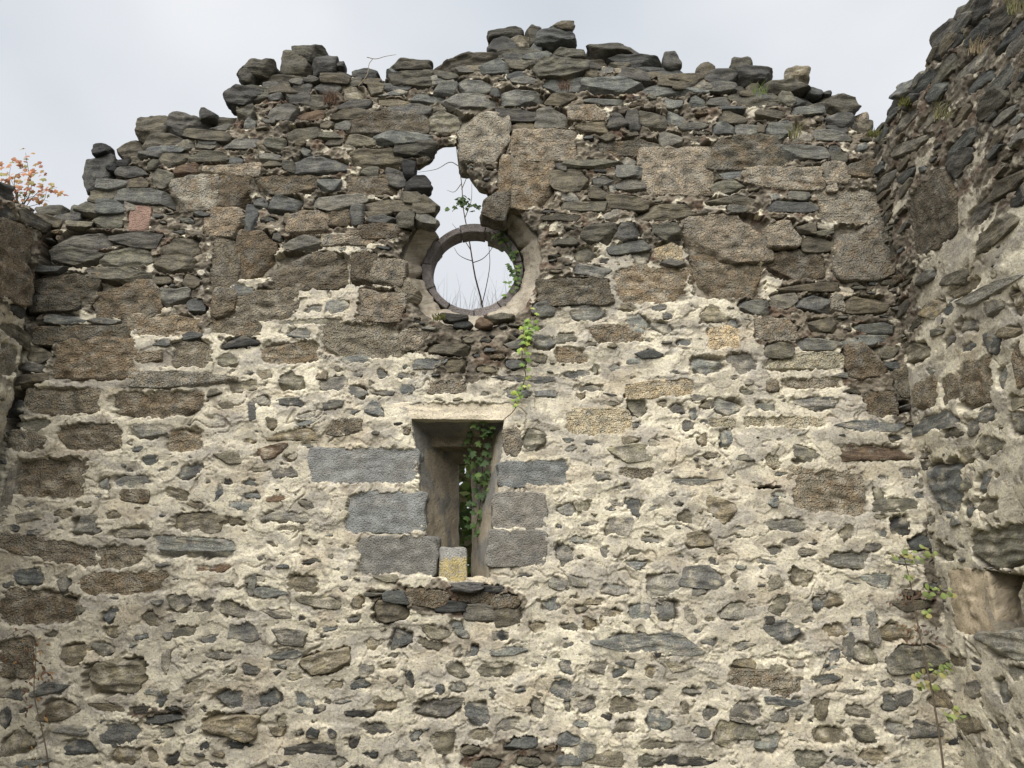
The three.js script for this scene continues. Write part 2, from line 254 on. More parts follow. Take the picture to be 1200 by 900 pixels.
win(TB, 0, 675, 4, `g 475 190 550 185 75;g 655 190 760 200 75;o 480 260 550 255 60;g 720 125 775 125 25;g 610 290 690 285 35;g 760 288 810 288 40;g 800 260 920 255 45;g 285 365 415 365 120;
m 415 340 545 340 70;O 380 470 680 470 170;t 0 400 150 380 190;m 760 415 800 415 110;m 945 375 1090 370 45;g 1100 360 1125 360 25;o 1040 445 1110 440 50;o 855 520 970 515 65;
g 170 530 340 525 60;g 0 560 130 555 55;g 205 625 385 620 100;g 0 665 60 660 110;g 990 580 1130 570 85;g 430 615 590 615 45;g 725 590 790 585 50;g 640 625 720 620 40;O 940 705 1195 710 130;
g 265 722 410 720 45;g 495 735 695 735 100;g 310 800 470 800 80;m 755 740 815 735 60;d 860 725 920 725 35;o 515 835 690 830 95;d 1025 800 1200 800 35;d 930 795 970 795 40;g 985 835 1040 835 30;
d 780 865 845 860 70;d 975 890 1070 890 25;o 0 790 180 770 120;m 90 870 280 870 50;g 690 850 740 850 70;k 600 640 860 650 60`);
win(TB, 250, 675, 4, `m 145 75 320 80 60;o 345 35 490 40 80;m 150 15 270 15 35;o 410 125 615 135 70;g 640 130 705 130 70;g 745 170 900 165 100;m 230 170 355 170 50;g 60 255 215 260 70;
m 280 290 460 290 80;g 230 380 395 375 45;d 395 200 430 200 35;d 490 285 535 285 18;O 410 425 630 390 110;o 695 325 790 325 65;g 830 290 940 295 95;o 975 265 1115 285 70;o 965 320 1100 330 50;
g 1105 235 1180 235 50;g 1135 270 1200 270 50;m 670 440 750 435 60;g 645 505 755 505 60;d 890 480 935 485 75;o 340 480 430 475 30;o 520 515 600 510 45;m 1115 365 1170 365 60;o 1090 450 1195 445 80;
g 1115 530 1200 525 50;g 215 575 320 580 80;o 285 680 330 680 60;m 370 585 460 580 80;g 750 610 880 615 55;g 945 620 1165 630 115;g 1040 535 1090 535 45;d 460 635 520 630 40;g 515 590 550 590 30;
d 620 650 790 645 45;g 680 720 815 715 50;d 620 790 690 770 60;o 240 735 340 735 60;d 375 735 420 735 35;d 440 735 500 740 40;d 530 738 570 738 35;d 300 815 605 805 50;g 920 750 985 745 50;
g 1000 780 1140 790 120;m 830 850 980 855 50;g 555 875 630 875 50;d 700 845 780 845 35;d 300 885 360 885 15`);
win(TB, 500, 675, 4, `m 565 35 650 35 55;m 650 25 750 25 60;g 790 65 960 70 60;m 520 130 620 130 65;g 620 165 670 165 25;m 685 160 755 155 45;g 830 165 910 180 45;m 950 160 1045 160 75;
m 1085 165 1190 165 105;o 730 225 795 225 65;g 805 205 825 205 40;g 330 175 450 180 100;m 185 165 330 180 80;d 310 275 390 275 45;o 480 240 560 240 60;m 310 355 495 350 35;g 180 350 240 350 60;
g 490 420 525 420 30;g 615 420 690 430 65;m 745 435 850 425 70;m 825 310 1230 305 100;g 900 405 1000 405 45;d 1055 370 1100 370 25;o 1025 455 1075 455 65;o 1100 425 1250 425 50;o 250 455 425 450 75;
d 125 530 290 535 55;g 295 560 325 560 50;g 415 538 465 535 30;g 575 540 680 530 80;g 185 655 300 655 120;m 485 620 560 620 90;g 395 620 480 635 35;g 640 605 680 600 80;g 715 605 805 600 70;
g 860 610 990 610 75;g 1000 565 1110 550 55;m 310 705 440 690 60;g 195 745 310 750 60;g 370 795 510 775 50;g 595 775 735 775 80;o 885 705 990 705 75;m 1025 685 1165 685 110;d 820 665 880 665 35;
m 720 820 800 815 80;o 745 865 935 855 70;g 620 858 720 858 55;g 1000 790 1200 800 40;g 975 870 1115 870 70;g 220 885 340 885 40;o 430 875 530 875 40;k 150 840 700 840 130`);
win(TB, 650, 580, 4, `m 235 155 350 155 65;g 605 215 750 215 90;m 750 245 1085 250 65;m 410 205 510 215 40;m 955 130 1185 140 65;g 215 270 255 275 55;g 90 205 180 205 30;m 335 325 440 330 50;
m 55 400 150 400 60;m 430 415 590 415 110;g 610 375 810 385 95;g 825 385 865 385 55;m 830 420 1070 400 70;g 650 450 720 455 45;m 615 560 660 555 80;m 775 550 885 550 100;m 905 520 1080 520 70;
d 985 590 1040 590 35;m 680 690 780 695 50;o 830 790 975 795 70;m 990 820 1190 795 50;t 830 860 1100 870 70`);
win(TB, 750, 675, 4, `m 200 545 295 545 40;g 315 510 370 510 35;g 305 640 385 640 55;g 440 625 570 640 110;t 430 500 755 520 110;g 600 580 780 595 40;g 615 650 690 645 60;o 800 620 900 610 110;
g 800 485 945 485 50;m 930 550 1090 545 40;m 955 630 1080 635 60;o 335 745 480 745 110;g 250 725 325 725 60;o 440 720 555 740 90;m 540 780 670 785 110;o 820 745 970 745 85;g 1005 750 1105 745 90;
g 730 855 900 855 90;g 880 870 1000 865 45;o 1030 850 1170 855 95;d 20 790 270 810 35;d 110 875 380 875 50;g 195 610 225 610 80`);
win(TB, 950, 675, 4.788, `m 380 610 490 610 55;g 515 598 565 595 40;g 400 720 480 715 120;g 480 700 580 670 70;o 660 680 800 690 110;m 405 860 560 855 80;g 555 860 710 865 100;g 640 575 710 575 50`);
win(TR, 950, 0, 4.788, `G 415 525 575 460 85;G 385 645 450 560 60;G 575 435 650 385 70;G 640 280 740 170 150;G 770 95 865 50 85;G 700 320 850 170 110;G 865 220 990 160 130;G 870 100 1000 20 120;
G 980 170 1120 50 150;G 650 340 720 250 90;g 560 530 710 410 80;g 690 460 830 310 90;g 450 760 610 610 100;g 430 620 540 510 50;m 810 440 980 290 110;g 880 500 1020 400 70;g 1030 280 1190 140 70;
m 640 570 760 490 80;m 610 720 760 600 60;m 1010 540 1130 380 110;g 930 630 1100 520 120;m 1110 310 1197 200 100;m 1030 690 1150 600 60;g 790 690 900 600 70;m 480 870 680 760 80;m 760 870 910 760 90;
m 1110 690 1197 640 50;m 1120 810 1197 760 70;m 350 790 430 720 60;p 650 890 690 850 50;p 970 810 990 750 40;p 870 890 900 840 40;o 1130 550 1180 500 60`);
win(TR, 900, 170, 4, `m 520 200 610 120 70;g 590 90 700 30 60;p 690 130 760 50 40;p 600 320 700 210 50;t 690 380 860 250 300;g 820 120 950 40 130;p 940 140 1020 30 50;g 1050 240 1190 140 90;
g 930 380 1060 270 110;g 960 520 1180 340 120;p 850 440 880 360 60;p 920 330 960 290 50;p 910 470 960 430 60;p 1020 380 1040 320 30;g 830 650 960 600 70;g 840 710 1000 640 60;p 690 750 810 610 70;
m 905 755 1160 640 60;p 880 740 980 690 25;p 840 840 1000 780 30;m 1010 790 1120 735 80;o 1130 750 1200 710 150;m 880 855 980 825 85;p 1020 880 1120 840 50;p 1010 820 1050 815 30;p 1050 640 1090 635 30;
p 1110 610 1150 605 25;o 690 800 830 740 90;g 780 880 840 860 40;g 820 790 870 760 70`);
win(TR, 900, 380, 4, `o 630 160 750 110 110;o 750 90 850 35 90;g 905 115 965 100 50;g 1000 120 1100 80 110;g 1090 60 1200 20 80;t 890 310 1030 270 220;t 690 360 790 310 130;t 810 320 880 290 120;
g 1070 250 1120 230 130;m 740 220 780 212 35;g 680 495 900 420 90;g 810 525 905 490 70;g 930 490 985 470 80;g 980 445 1080 410 80;o 950 590 1095 560 110;o 875 635 955 620 95;m 705 615 755 612 40;
d 700 660 745 660 50;G 740 760 900 740 250;g 960 745 1030 735 110;g 910 750 950 745 60;m 905 865 960 860 90;o 960 855 1070 840 90;t 1150 190 1200 170 180;o 1115 380 1200 340 70;m 1120 490 1200 450 130;
m 1180 705 1200 700 70`);
win(TR, 900, 590, 4, `g 775 220 870 215 110;m 990 670 1290 670 130;g 850 740 920 735 60;g 1050 870 1120 870 120;g 920 880 990 880 80;m 1110 790 1200 800 60`);
win(TR, 950, 675, 4.788, `m 855 670 960 680 130;g 1030 640 1110 650 170;g 730 855 800 860 70;g 820 800 960 860 130;g 1040 850 1110 860 130`);
win(TL, 0, 300, 4, `l 0 60 140 130 220;p 0 180 70 215 50;p 0 260 110 325 60;g 0 320 170 410 80;p 0 370 100 415 60;l 0 460 70 515 140;p 0 590 60 625 130`);
win(TL, 0, 100, 4, `G 0 475 125 530 110;g 0 575 80 605 70;l 0 690 130 790 200;m 100 610 250 670 60;G 100 580 260 620 100;p 105 690 150 700 30`);
// ---------------------------------------------------------------- stones
const KIND = {
  g: { name: 'slate_stone', mat: 'slate', c: [.172, .168, .156], e: 4.6, amp: .009 },
  d: { name: 'dark_slate', mat: 'slate', c: [.062, .060, .056], e: 3.6, amp: .010 },
  m: { name: 'grey_stone', mat: 'slate', c: [.265, .255, .225], e: 4.8, amp: .008 },
  o: { name: 'olive_stone', mat: 'slate', c: [.25, .22, .16], e: 4, amp: .010 },
  t: { name: 'tufa_block', mat: 'tufa', c: [.175, .145, .104], e: 5, amp: .022 },
  l: { name: 'pale_tufa_block', mat: 'tufa', c: [.37, .315, .235], e: 5.5, amp: .018 },
  y: { name: 'yellow_stone', mat: 'tufa', c: [.58, .49, .33], e: 4, amp: .012 },
  r: { name: 'brick', mat: 'ashlar', c: [.30, .19, .145], e: 9, amp: .006 },
  b: { name: 'rusty_stone', mat: 'slate', c: [.17, .115, .075], e: 3.4, amp: .012 },
  a: { name: 'dressed_block', mat: 'ashlar', c: [.265, .257, .238], e: 11, amp: .011 },
  n: { name: 'lintel_stone', mat: 'mortar', c: [.66, .585, .45], e: 7, amp: .02 },
};
const icoCache = {};
function ico(det) {
  if (!icoCache[det]) {
    const g = new THREE.IcosahedronGeometry(1, det); g.deleteAttribute('uv'); g.deleteAttribute('normal');
    icoCache[det] = mergeVertices(g, 1e-4);
  }
  return icoCache[det];
}
// a stone: a rounded block trimmed by a few cleavage planes, then roughened; returns its geometry and its outline as seen from the front
function rock(o) {
  const { w, h, d, e, amp, rnd, det, cuts, col, front = .7, tilt = .22, dust = 0 } = o;
  const base = ico(det), src = base.attributes.position, n = src.count, P = new Float32Array(n * 3), sd = rnd() * 500;
  const planes = [];
  const f = [(rnd() - .5) * tilt, (rnd() - .5) * tilt - .04, 1]; const fl = Math.hypot(...f); planes.push([f[0] / fl, f[1] / fl, f[2] / fl, front]);
  for (let i = 0; i < cuts; i++) {
    const an = rnd() * 6.283, zz = (rnd() - .25) * 1.1, l = Math.hypot(1, zz);
    planes.push([Math.cos(an) / l, Math.sin(an) / l, zz / l, (o.keep || .74) + rnd() * .30]);
  }
  const wob = o.wob ?? .16;
  let mx = 1e-6, my = 1e-6;
  for (let i = 0; i < n; i++) {
    let x = src.getX(i), y = src.getY(i), z = src.getZ(i);
    const r = Math.pow(Math.abs(x) ** e + Math.abs(y) ** e + Math.abs(z) ** e, -1 / e) * (1 + wob * 1.6 * noise3(x * 1.6 + sd, y * 1.6, z * 1.6 + sd));
    x *= r; y *= r; z *= r;
    for (const p of planes) { const s = x * p[0] + y * p[1] + z * p[2] - p[3]; if (s > 0) { x -= p[0] * s; y -= p[1] * s; z -= p[2] * s; } }
    P[i * 3] = x; P[i * 3 + 1] = y; P[i * 3 + 2] = z; mx = Math.max(mx, Math.abs(x)); my = Math.max(my, Math.abs(y));
  }
  const C = new Float32Array(n * 3), U = new Float32Array(n * 2), uo = rnd() * 7, vo = rnd() * 7;
  const R = new Float32Array(40), strata = o.strata ?? 1;
  let zmax = -9;
  for (let i = 0; i < n; i++) {
    let x = P[i * 3] / mx * w / 2, y = P[i * 3 + 1] / my * h / 2, z = P[i * 3 + 2] * d / 2;
    const nx = src.getX(i), ny = src.getY(i), nz = src.getZ(i);
    const ridg = 1 - 2 * Math.abs(noise3(x * 7 + sd, y * 12, z * 7));
    const k = amp * (1.3 * fbm3(x * 9 + sd, y * 13, z * 9 - sd, 3) + .5 * ridg - .25);
    const lay = strata * amp * .9 * (Math.round((y * 26 + 1.6 * noise3(x * 5, y * 5, sd)) ) % 2) * Math.max(0, nz);
    x += nx * k; y += ny * k; z += nz * k - lay;
    P[i * 3] = x; P[i * 3 + 1] = y; P[i * 3 + 2] = z; zmax = Math.max(zmax, z);
    const a = Math.atan2(y / h, x / w), q = Math.hypot(x / (w / 2), y / (h / 2)), b = Math.floor((a / 6.2832 + 1) * 40) % 40;
    if (q > R[b]) R[b] = q;
    const v = 1 + .30 * fbm3(x * 5 + sd, y * 5, z * 5, 2) + .2 * noise3(x * 23, y * 23, z * 23 + sd);
    const ds = dust * sstep(.24, .34, noise3(x * 11 + sd * 2, y * 15, z * 11) + .3 * noise3(x * 40, y * 40, z * 40 + sd));
    C[i * 3] = mix(col[0] * v, .5, ds); C[i * 3 + 1] = mix(col[1] * v, .45, ds); C[i * 3 + 2] = mix(col[2] * v, .36, ds);
    U[i * 2] = x + z * .6 + uo; U[i * 2 + 1] = y + z * .7 + vo;
  }
  for (let i = 0; i < 40; i++) if (R[i] < .3) R[i] = Math.max(R[(i + 39) % 40], R[(i + 1) % 40], .6);
  const g = new THREE.BufferGeometry();
  g.setAttribute('position', new THREE.BufferAttribute(P, 3)); g.setAttribute('color', new THREE.BufferAttribute(C, 3)); g.setAttribute('uv', new THREE.BufferAttribute(U, 2));
  g.setIndex(base.index); g.computeVertexNormals();
  if (!o.facet) return { g, R, zmax };
  const q = g.toNonIndexed(), pp = q.attributes.position.array, nn = q.attributes.normal.array;      // broken stone: faces meet in sharp edges
  for (let i = 0; i < pp.length; i += 9) {
    const ax = pp[i + 3] - pp[i], ay = pp[i + 4] - pp[i + 1], az = pp[i + 5] - pp[i + 2], bx = pp[i + 6] - pp[i], by = pp[i + 7] - pp[i + 1], bz = pp[i + 8] - pp[i + 2];
    let x = ay * bz - az * by, y = az * bx - ax * bz, z = ax * by - ay * bx; const l = Math.hypot(x, y, z) || 1; x /= l; y /= l; z /= l;
    for (let k = 0; k < 3; k++) { const j = i + k * 3, u = nn[j] * .5 + x * .5, v = nn[j + 1] * .5 + y * .5, w = nn[j + 2] * .5 + z * .5, m = Math.hypot(u, v, w) || 1; nn[j] = u / m; nn[j + 1] = v / m; nn[j + 2] = w / m; }
  }
  return { g: q, R, zmax };
}
function lerpLine(pts, x) {
  if (x <= pts[0][0]) return pts[0][1];
  for (let i = 1; i < pts.length; i++) if (x <= pts[i][0]) { const t = (x - pts[i - 1][0]) / (pts[i][0] - pts[i - 1][0]); return mix(pts[i - 1][1], pts[i][1], t); }
  return pts[pts.length - 1][1];
}
function sdPoly(pts, x, y) {                       // signed distance to a polygon, negative inside
  let d = 1e9, inside = false;
  for (let i = 0, j = pts.length - 1; i < pts.length; j = i++) {
    const [x1, y1] = pts[j], [x2, y2] = pts[i], ex = x2 - x1, ey = y2 - y1;
    const t = clamp(((x - x1) * ex + (y - y1) * ey) / (ex * ex + ey * ey), 0, 1);
    d = Math.min(d, Math.hypot(x - x1 - ex * t, y - y1 - ey * t));
    if ((y1 > y) !== (y2 > y) && x < x1 + (y - y1) / (y2 - y1) * ex) inside = !inside;
  }
  return inside ? -d : d;
}
const wob = (a, b, s) => [.55 * noise2(a * 11 + s, b * 11) + .35 * noise2(a * 31, b * 31 + s), .55 * noise2(a * 11, b * 11 + 40 + s) + .35 * noise2(a * 31 + 9, b * 31 + s)];

function buildWall(o) {
  const { group, T, ab, a0, a1, top, cell, seed, solid } = o;
  const rnd = mulberry(seed), rel = o.relief ?? 1;
  let bTop = 0; for (let a = a0; a <= a1; a += .05) bTop = Math.max(bTop, top(a));
  const b0 = 0, nx = Math.round((a1 - a0) / cell) + 1, ny = Math.round((bTop - b0) / cell) + 2;
  const PF = new Float32Array(nx * ny), S = new Float32Array(nx * ny).fill(-1), CV = new Float32Array(nx * ny), FZ = new Float32Array(nx * ny);
  const ix = (a) => (a - a0) / cell, iy = (b) => (b - b0) / cell;
  const Wv = (a, b) => .07 * fbm2(a * .45 + seed, b * .45, 2) + .045 * fbm2(a * 1.6, b * 2.1 + seed, 3);
  const hsh = (i, j) => (PERM[PERM[(i & 255)] + (j & 255)] / 255 - .5);
  const jag = (a, b) => hsh(Math.floor(a / .031 + 3.2 * noise2(a * 7, b * 7)), Math.floor(b / .023 + 3.2 * noise2(a * 7 + 5, b * 7)));
  // plaster: thin flat coats that have flaked off in steps; returns height, two warps and a tone for the coat that shows
  const plasterH = (a, b) => {
    const wx = .12 * noise2(a * 5, b * 5 + 20), wy = .10 * noise2(a * 6 + 30, b * 6), jg = jag(a, b);
    const v1 = 2.1 * fbm2(a * 1.3 + wx * 2, b * 3.6 + wy * 2 + seed, 4) + .20 * jg + 4, v2 = 1.7 * fbm2(a * 3.2 + wx * 4 + 11, b * 7.5 + wy * 4, 4) + .18 * jg + 6;
    const k1 = Math.floor(v1), k2 = Math.floor(v2);
    const h = Wv(a, b) + rel * .0085 * (k1 - 3.5) + rel * .004 * (k2 - 5.5) - .012 + .0018 * fbm2(a * 18, b * 22, 2) + .014 * fbm2(a * 2.2 + 7, b * 3.1, 2);
    return [h, wx, wy, hsh(k1 * 7 + 3, 11) + .7 * hsh(k2 * 5 + 1, 29)];
  };
  // where the pale plaster still clings
  for (let j = 0; j < ny; j++) for (let i = 0; i < nx; i++) {
    const a = a0 + i * cell, b = b0 + j * cell;
    PF[j * nx + i] = (o.plaster(a) - b) / .34 + 3.2 * fbm2(a * 1.5 + seed, b * 2.4, 5) + .5 * noise2(a * 13, b * 18) + .35 * jag(a, b);
    if (PF[j * nx + i] < 0) { const f = noise2(a * 8 + 20, b * 13 + seed) + .35 * noise2(a * 27, b * 31) + .18 * jag(a, b) + .10 * noise2(a * 1.3, b * 1.3); if (f > .46) PF[j * nx + i] = .4; }
  }
  const spec = (t) => {
    const A = ab(t.x0, t.y0), B = ab(t.x1, t.y1), um = (t.x0 + t.x1) / 2, vm = (t.y0 + t.y1) / 2;
    const h = Math.abs(ab(um, vm - t.h / 2)[1] - ab(um, vm + t.h / 2)[1]);
    return { k: t.k, a: (A[0] + B[0]) / 2, b: (A[1] + B[1]) / 2, w: Math.hypot(A[0] - B[0], A[1] - B[1]), h, an: Math.atan2(B[1] - A[1], B[0] - A[0]), px: Math.max(t.x1 - t.x0, t.h) };
  };
  const over = (s, grow, fn) => {                  // every grid point near a stone, in the stone's own axes
    const r = Math.hypot(s.w, s.h) / 2 * grow + .06, c = Math.cos(s.an), q = Math.sin(s.an);
    const i0 = Math.max(0, Math.floor(ix(s.a - r))), i1 = Math.min(nx - 1, Math.ceil(ix(s.a + r))), j0 = Math.max(0, Math.floor(iy(s.b - r))), j1 = Math.min(ny - 1, Math.ceil(iy(s.b + r)));
    for (let j = j0; j <= j1; j++) for (let i = i0; i <= i1; i++) {
      const a = a0 + i * cell, b = b0 + j * cell, w = wob(a, b, 3);
      const jg = jag(a, b), j2 = jag(a + 7.3, b + 3.1), da = a - s.a + w[0] * .042 + jg * .015, db = b - s.b + w[1] * .034 + j2 * .014;
      fn(j * nx + i, da * c + db * q, -da * q + db * c);
    }
  };
  const stones = [];
  const all = T.map(spec);
  for (const s of all) if ('pkc'.includes(s.k)) over(s, 1.5, (id, x, y) => {
    const r = Math.pow(Math.abs(x / (s.w / 2)) ** 3 + Math.abs(y / (s.h / 2)) ** 3, 1 / 3);
    if (s.k === 'p') PF[id] = Math.max(PF[id], (1.08 - r) * 3);
    else if (s.k === 'k') PF[id] = Math.min(PF[id], (r - 1) * 2.5 + 1.2 * noise2(x * 6, y * 8));
    else CV[id] = Math.max(CV[id], sstep(1.1, .75, r));
  });
  const pfAt = (a, b) => PF[clamp(Math.round(iy(b)), 0, ny - 1) * nx + clamp(Math.round(ix(a)), 0, nx - 1)];
  function add(s) {
    const proud = s.k !== s.k.toLowerCase(), kk = s.k.toLowerCase(), K = KIND[kk];
    const pl = sstep(-.2, .6, pfAt(s.a, s.b)), boxy = K.mat !== 'slate';
    const lum = .74 + .52 * rnd(), hue = (rnd() - .5) * .14, top_ = proud && (kk === 'g' || kk === 'o' || kk === 'd');
    let col = K.c.map((c, i) => c * lum * (1 + (i - 1) * -hue));
    if (kk === 'g' && rnd() < .28 + .3 * (1 - pl)) col = [col[0] * 1.16, col[1] * 1.05, col[2] * .84];
    if (K.mat === 'slate') { const f = mix(top_ ? .42 : .62, 1, pl); col = [col[0] * f, col[1] * f, col[2] * f * .96]; }
    if (kk === 't') { const f = mix(1.05, 1.8, pl); col = [col[0] * f, col[1] * f * .99, col[2] * f * .95]; }
    const loose = o.loose && !s.crest && s.b > top(s.a) - s.h * .18;
    const d = loose ? clamp(s.w * .8, .16, .5) : clamp(Math.min(s.w, s.h) * 1.1, .14, .36);
    const det = s.filler ? (s.w > .1 ? 5 : 3) : clamp(Math.round(s.px / 8) + 2, 4, 11);
    const pk = kk === 'a' ? .93 : proud ? .93 : mix(.92, .84, pl), sc = kk === 'a' ? 1.07 : proud ? (o.loose && s.b > top(s.a) - s.h * .18 ? 1.18 : 1.14) : mix(1.24, 1.36, pl);
    const rk = rock({ w: s.w * sc, h: s.h * sc * 1.03, d, e: K.e * (.85 + .5 * rnd()) * 1.35, amp: K.amp * clamp(Math.min(s.w, s.h) / .16, .45, 1.7), rnd, det,
      cuts: boxy && K.mat !== 'slate' ? (kk === 'a' || kk === 'n' || kk === 'r' ? 0 : 2) : 5 + Math.floor(rnd() * 3), col, front: loose ? .95 : boxy ? .8 : .72, tilt: boxy ? .10 : loose ? .5 : proud ? .22 : mix(.26, .10, pl),
      wob: boxy ? .05 : mix(.11, .18, pl), keep: proud ? .84 : boxy ? .8 : mix(.76, .62, pl), strata: K.mat === 'slate' ? 1 : 0, facet: K.mat === 'slate' && !s.filler, dust: 'nar'.includes(kk) ? 0 : (kk === 'm' || kk === 'o' ? .75 : .5) * pl });
    if (kk === 't' || kk === 'l' || kk === 'a') { const ca = rk.g.attributes.color, po = rk.g.attributes.position, q = rnd() * 90, gr = rnd();
      for (let i = 0; i < ca.count; i++) { const x = po.getX(i), y = po.getY(i), k1 = sstep(.08, .22, fbm2(x * 5 + q, y * 6, 3)) * .6, k2 = sstep(.1, .25, fbm2(x * 8 + q + 40, y * 8, 3)) * .6, A = kk === 'a' ? [.29, .28, .255] : pl > .5 ? [.42, .37, .285] : [.27, .25, .208], B = kk === 'a' ? [.19, .187, .18] : gr < .5 ? [.27, .195, .115] : [.16, .138, .105];
        const f = (v, j) => mix(mix(v, A[j], k1), B[j], k2); ca.setXYZ(i, f(ca.getX(i), 0), f(ca.getY(i), 1), f(ca.getZ(i), 2)); } }
    Object.assign(s, rk, { d, K, loose, proud, n: 0, col });
    const zf = mix(Wv(s.a, s.b) + rnd() * .024, plasterH(s.a, s.b)[0] + (kk === 'a' ? .004 : rnd() < .2 ? .008 + .016 * rnd() : rnd() * .012 - .007), pl) + (proud && !loose ? (o.proud ?? .03) : 0) + (kk === 'n' && !proud ? -.012 : 0);
    s.n = loose ? zf - rk.zmax - .02 - rnd() * .1 : zf - rk.zmax;
    const rimD = .006 + .012 * rnd();
    over(s, 1.2, (id, x, y) => {
      const an = Math.atan2(y / s.h, x / s.w), f = (an / 6.28319 + 1) * 40, i = Math.floor(f), t = f - i;
      const R = mix(s.R[(i + 39) % 40], s.R[i % 40], clamp(t + .5, 0, 1)) * pk;
      const q = (1 - Math.hypot(x / (s.w / 2 * sc), y / (s.h / 2 * sc)) / R) * Math.min(s.w, s.h) / 2;
      if (q > S[id]) { S[id] = q; FZ[id] = pl > .4 && !proud ? zf - rimD - .05 * sstep(.004, .03, q) : -9; }
    });
    stones.push(s);
  }
  const inS = (a, b, lim) => { const i = Math.round(ix(a)), j = Math.round(iy(b)); return i < 0 || j < 0 || i >= nx || j >= ny ? true : S[j * nx + i] > lim; };
  for (const s of all) {
    if ('pkc'.includes(s.k)) continue;
    let dup = false;
    for (const t of stones) {
      const da = Math.min(s.a + s.w / 2, t.a + t.w / 2) - Math.max(s.a - s.w / 2, t.a - t.w / 2), db = Math.min(s.b + s.h / 2, t.b + t.h / 2) - Math.max(s.b - s.h / 2, t.b - t.h / 2);
      if (da > 0 && db > 0 && da * db > .52 * Math.min(s.w * s.h, t.w * t.h)) { dup = true; break; }
    }
    if (!dup) add(s);
  }
  if (o.crest) for (let a = a0 + .05; a < a1 - .05; a += .10 + .14 * rnd()) { const w = .13 + .2 * rnd(), h = w * (.32 + .2 * rnd()); add({ k: rnd() < .7 ? 'g' : 'm', a, b: top(a) - h * (.45 + .5 * rnd()), w, h, an: (rnd() - .5) * .3, px: w * 120, crest: true }); }
  const listed = stones.length;
  // the small stuff between them, found wherever there is room
  const tries = o.fill;
  for (const [count, wLo, wHi, inPl] of tries) {
    let put = 0;
    for (let q = 0; q < count * 14 && put < count; q++) {
      const a = mix(a0 + .03, a1 - .03, rnd()), b = mix(o.fillFrom, bTop, rnd());
      const w = mix(wLo, wHi, rnd() ** 1.3), h = Math.max(.016, w * (inPl ? .22 + .36 * rnd() : .2 + .3 * rnd()));
      const p = pfAt(a, b);
      if (inPl ? p < .5 : p > -.1) continue;
      if (top(a) - b < h * .6 || solid(a, b) < w * .5 + .04) continue;
      let ok = true;
      for (let i = 0; i < 12 && ok; i++) { const c = Math.cos(i * .5236), s = Math.sin(i * .5236); if (inS(a + c * w * .52, b + s * h * .56, -.006) || inS(a + c * w * .26, b + s * h * .28, -.006)) ok = false; }
      if (!ok) continue;
      const r = rnd();
      add({ k: inPl ? (r < .44 ? 'g' : r < .52 ? 'd' : r < .8 ? 'm' : 'o') : (r < .5 ? 'g' : r < .72 ? 'm' : r < .82 ? 'o' : 't'), a, b, w, h, an: (rnd() - .5) * .34, px: w * 100, filler: true });
      put++;
    }
  }
  // the mortar and plaster between the stones
  const P = new Float32Array(nx * ny * 3), C = new Float32Array(nx * ny * 3), U = new Float32Array(nx * ny * 2), keep = new Uint8Array(nx * ny);
  for (let j = 0; j < ny; j++) for (let i = 0; i < nx; i++) {
    const id = j * nx + i;
    let a = a0 + i * cell, b = b0 + j * cell;
    const w = Wv(a, b), p = PF[id], s = S[id];
    const pl = sstep(-.05, .09, p);
    const q_ = plasterH(a, b), hp = q_[0], wx = q_[1], wy = q_[2], tone = q_[3];
    const rough = rel * .050 * fbm2(a * 9, b * 12 + seed, 5) + .020 * (Math.abs(noise2(a * 17, b * 21)) - .3);
    const hb = w - .008 + rough;
    let h = mix(hb, hp, pl);
    const crack = sstep(.020, .006, Math.abs(fbm2(a * 1.1 + wx * 1.4 + 50, b * 1.6 + wy * 1.4 + seed, 4))) * pl;
    h -= crack * .014 * (.5 + .5 * Math.sign(noise2(a * 3, b * 3)));
    const inP = sstep(-.002, .007, s);
    h = mix(h, Math.min(h, FZ[id] > -5 ? FZ[id] : w - .085), inP);
    h -= CV[id] * .19;
    const sd = solid(a, b);
    keep[id] = sd > -cell * 1.3 ? 1 : 0;
    if (sd < .05) h -= .02 * sstep(.05, 0, sd);
    if (o.soft) { const q = o.soft(a, b); if (q < .17) h -= .045 * sstep(.17, -.02, q) ; }
    if (sd < 0 && keep[id]) {
      const e = .004, gx = (solid(a + e, b) - solid(a - e, b)) / (2 * e), gy = (solid(a, b + e) - solid(a, b - e)) / (2 * e), gl = gx * gx + gy * gy || 1;
      a -= gx * sd / gl; b -= gy * sd / gl; h -= .02;
    }
    P[id * 3] = a; P[id * 3 + 1] = b; P[id * 3 + 2] = h;
    // colours: clean cream lime, greyer weathered lime, bare brown earth mortar
    const t1 = sstep(-.16, .18, fbm2(a * .9 + 3, b * 1.5 + seed, 4)), t2 = sstep(.02, .22, fbm2(a * 2.6 + 13, b * 4.2, 4)), t3 = sstep(.1, .4, fbm2(a * 1.7 + 33, b * 2.9, 4)), sp = 1 + .16 * noise2(a * 42, b * 42);
    const t4 = sstep(.13, .22, fbm2(a * 5.5 + 61, b * 9, 5));
    const tn = 1 + .24 * tone;
    let r = mix(.62, .75, t1), g = mix(.566, .69, t1), bl = mix(.44, .53, t1);
    r = mix(r, .43, t2 * .75); g = mix(g, .395, t2 * .75); bl = mix(bl, .335, t2 * .75);
    r = mix(r, .56, t3 * .5); g = mix(g, .47, t3 * .5); bl = mix(bl, .33, t3 * .5);
    r = mix(r, .30, t4 * .55); g = mix(g, .265, t4 * .55); bl = mix(bl, .205, t4 * .55);
    r *= tn; g *= tn; bl *= tn * (1 - .05 * tone);
    const e1 = sstep(-.2, .25, fbm2(a * 2.1, b * 2.6 + 8, 4)), e2 = sstep(.1, .3, fbm2(a * 3.3 + 70, b * 4, 4));
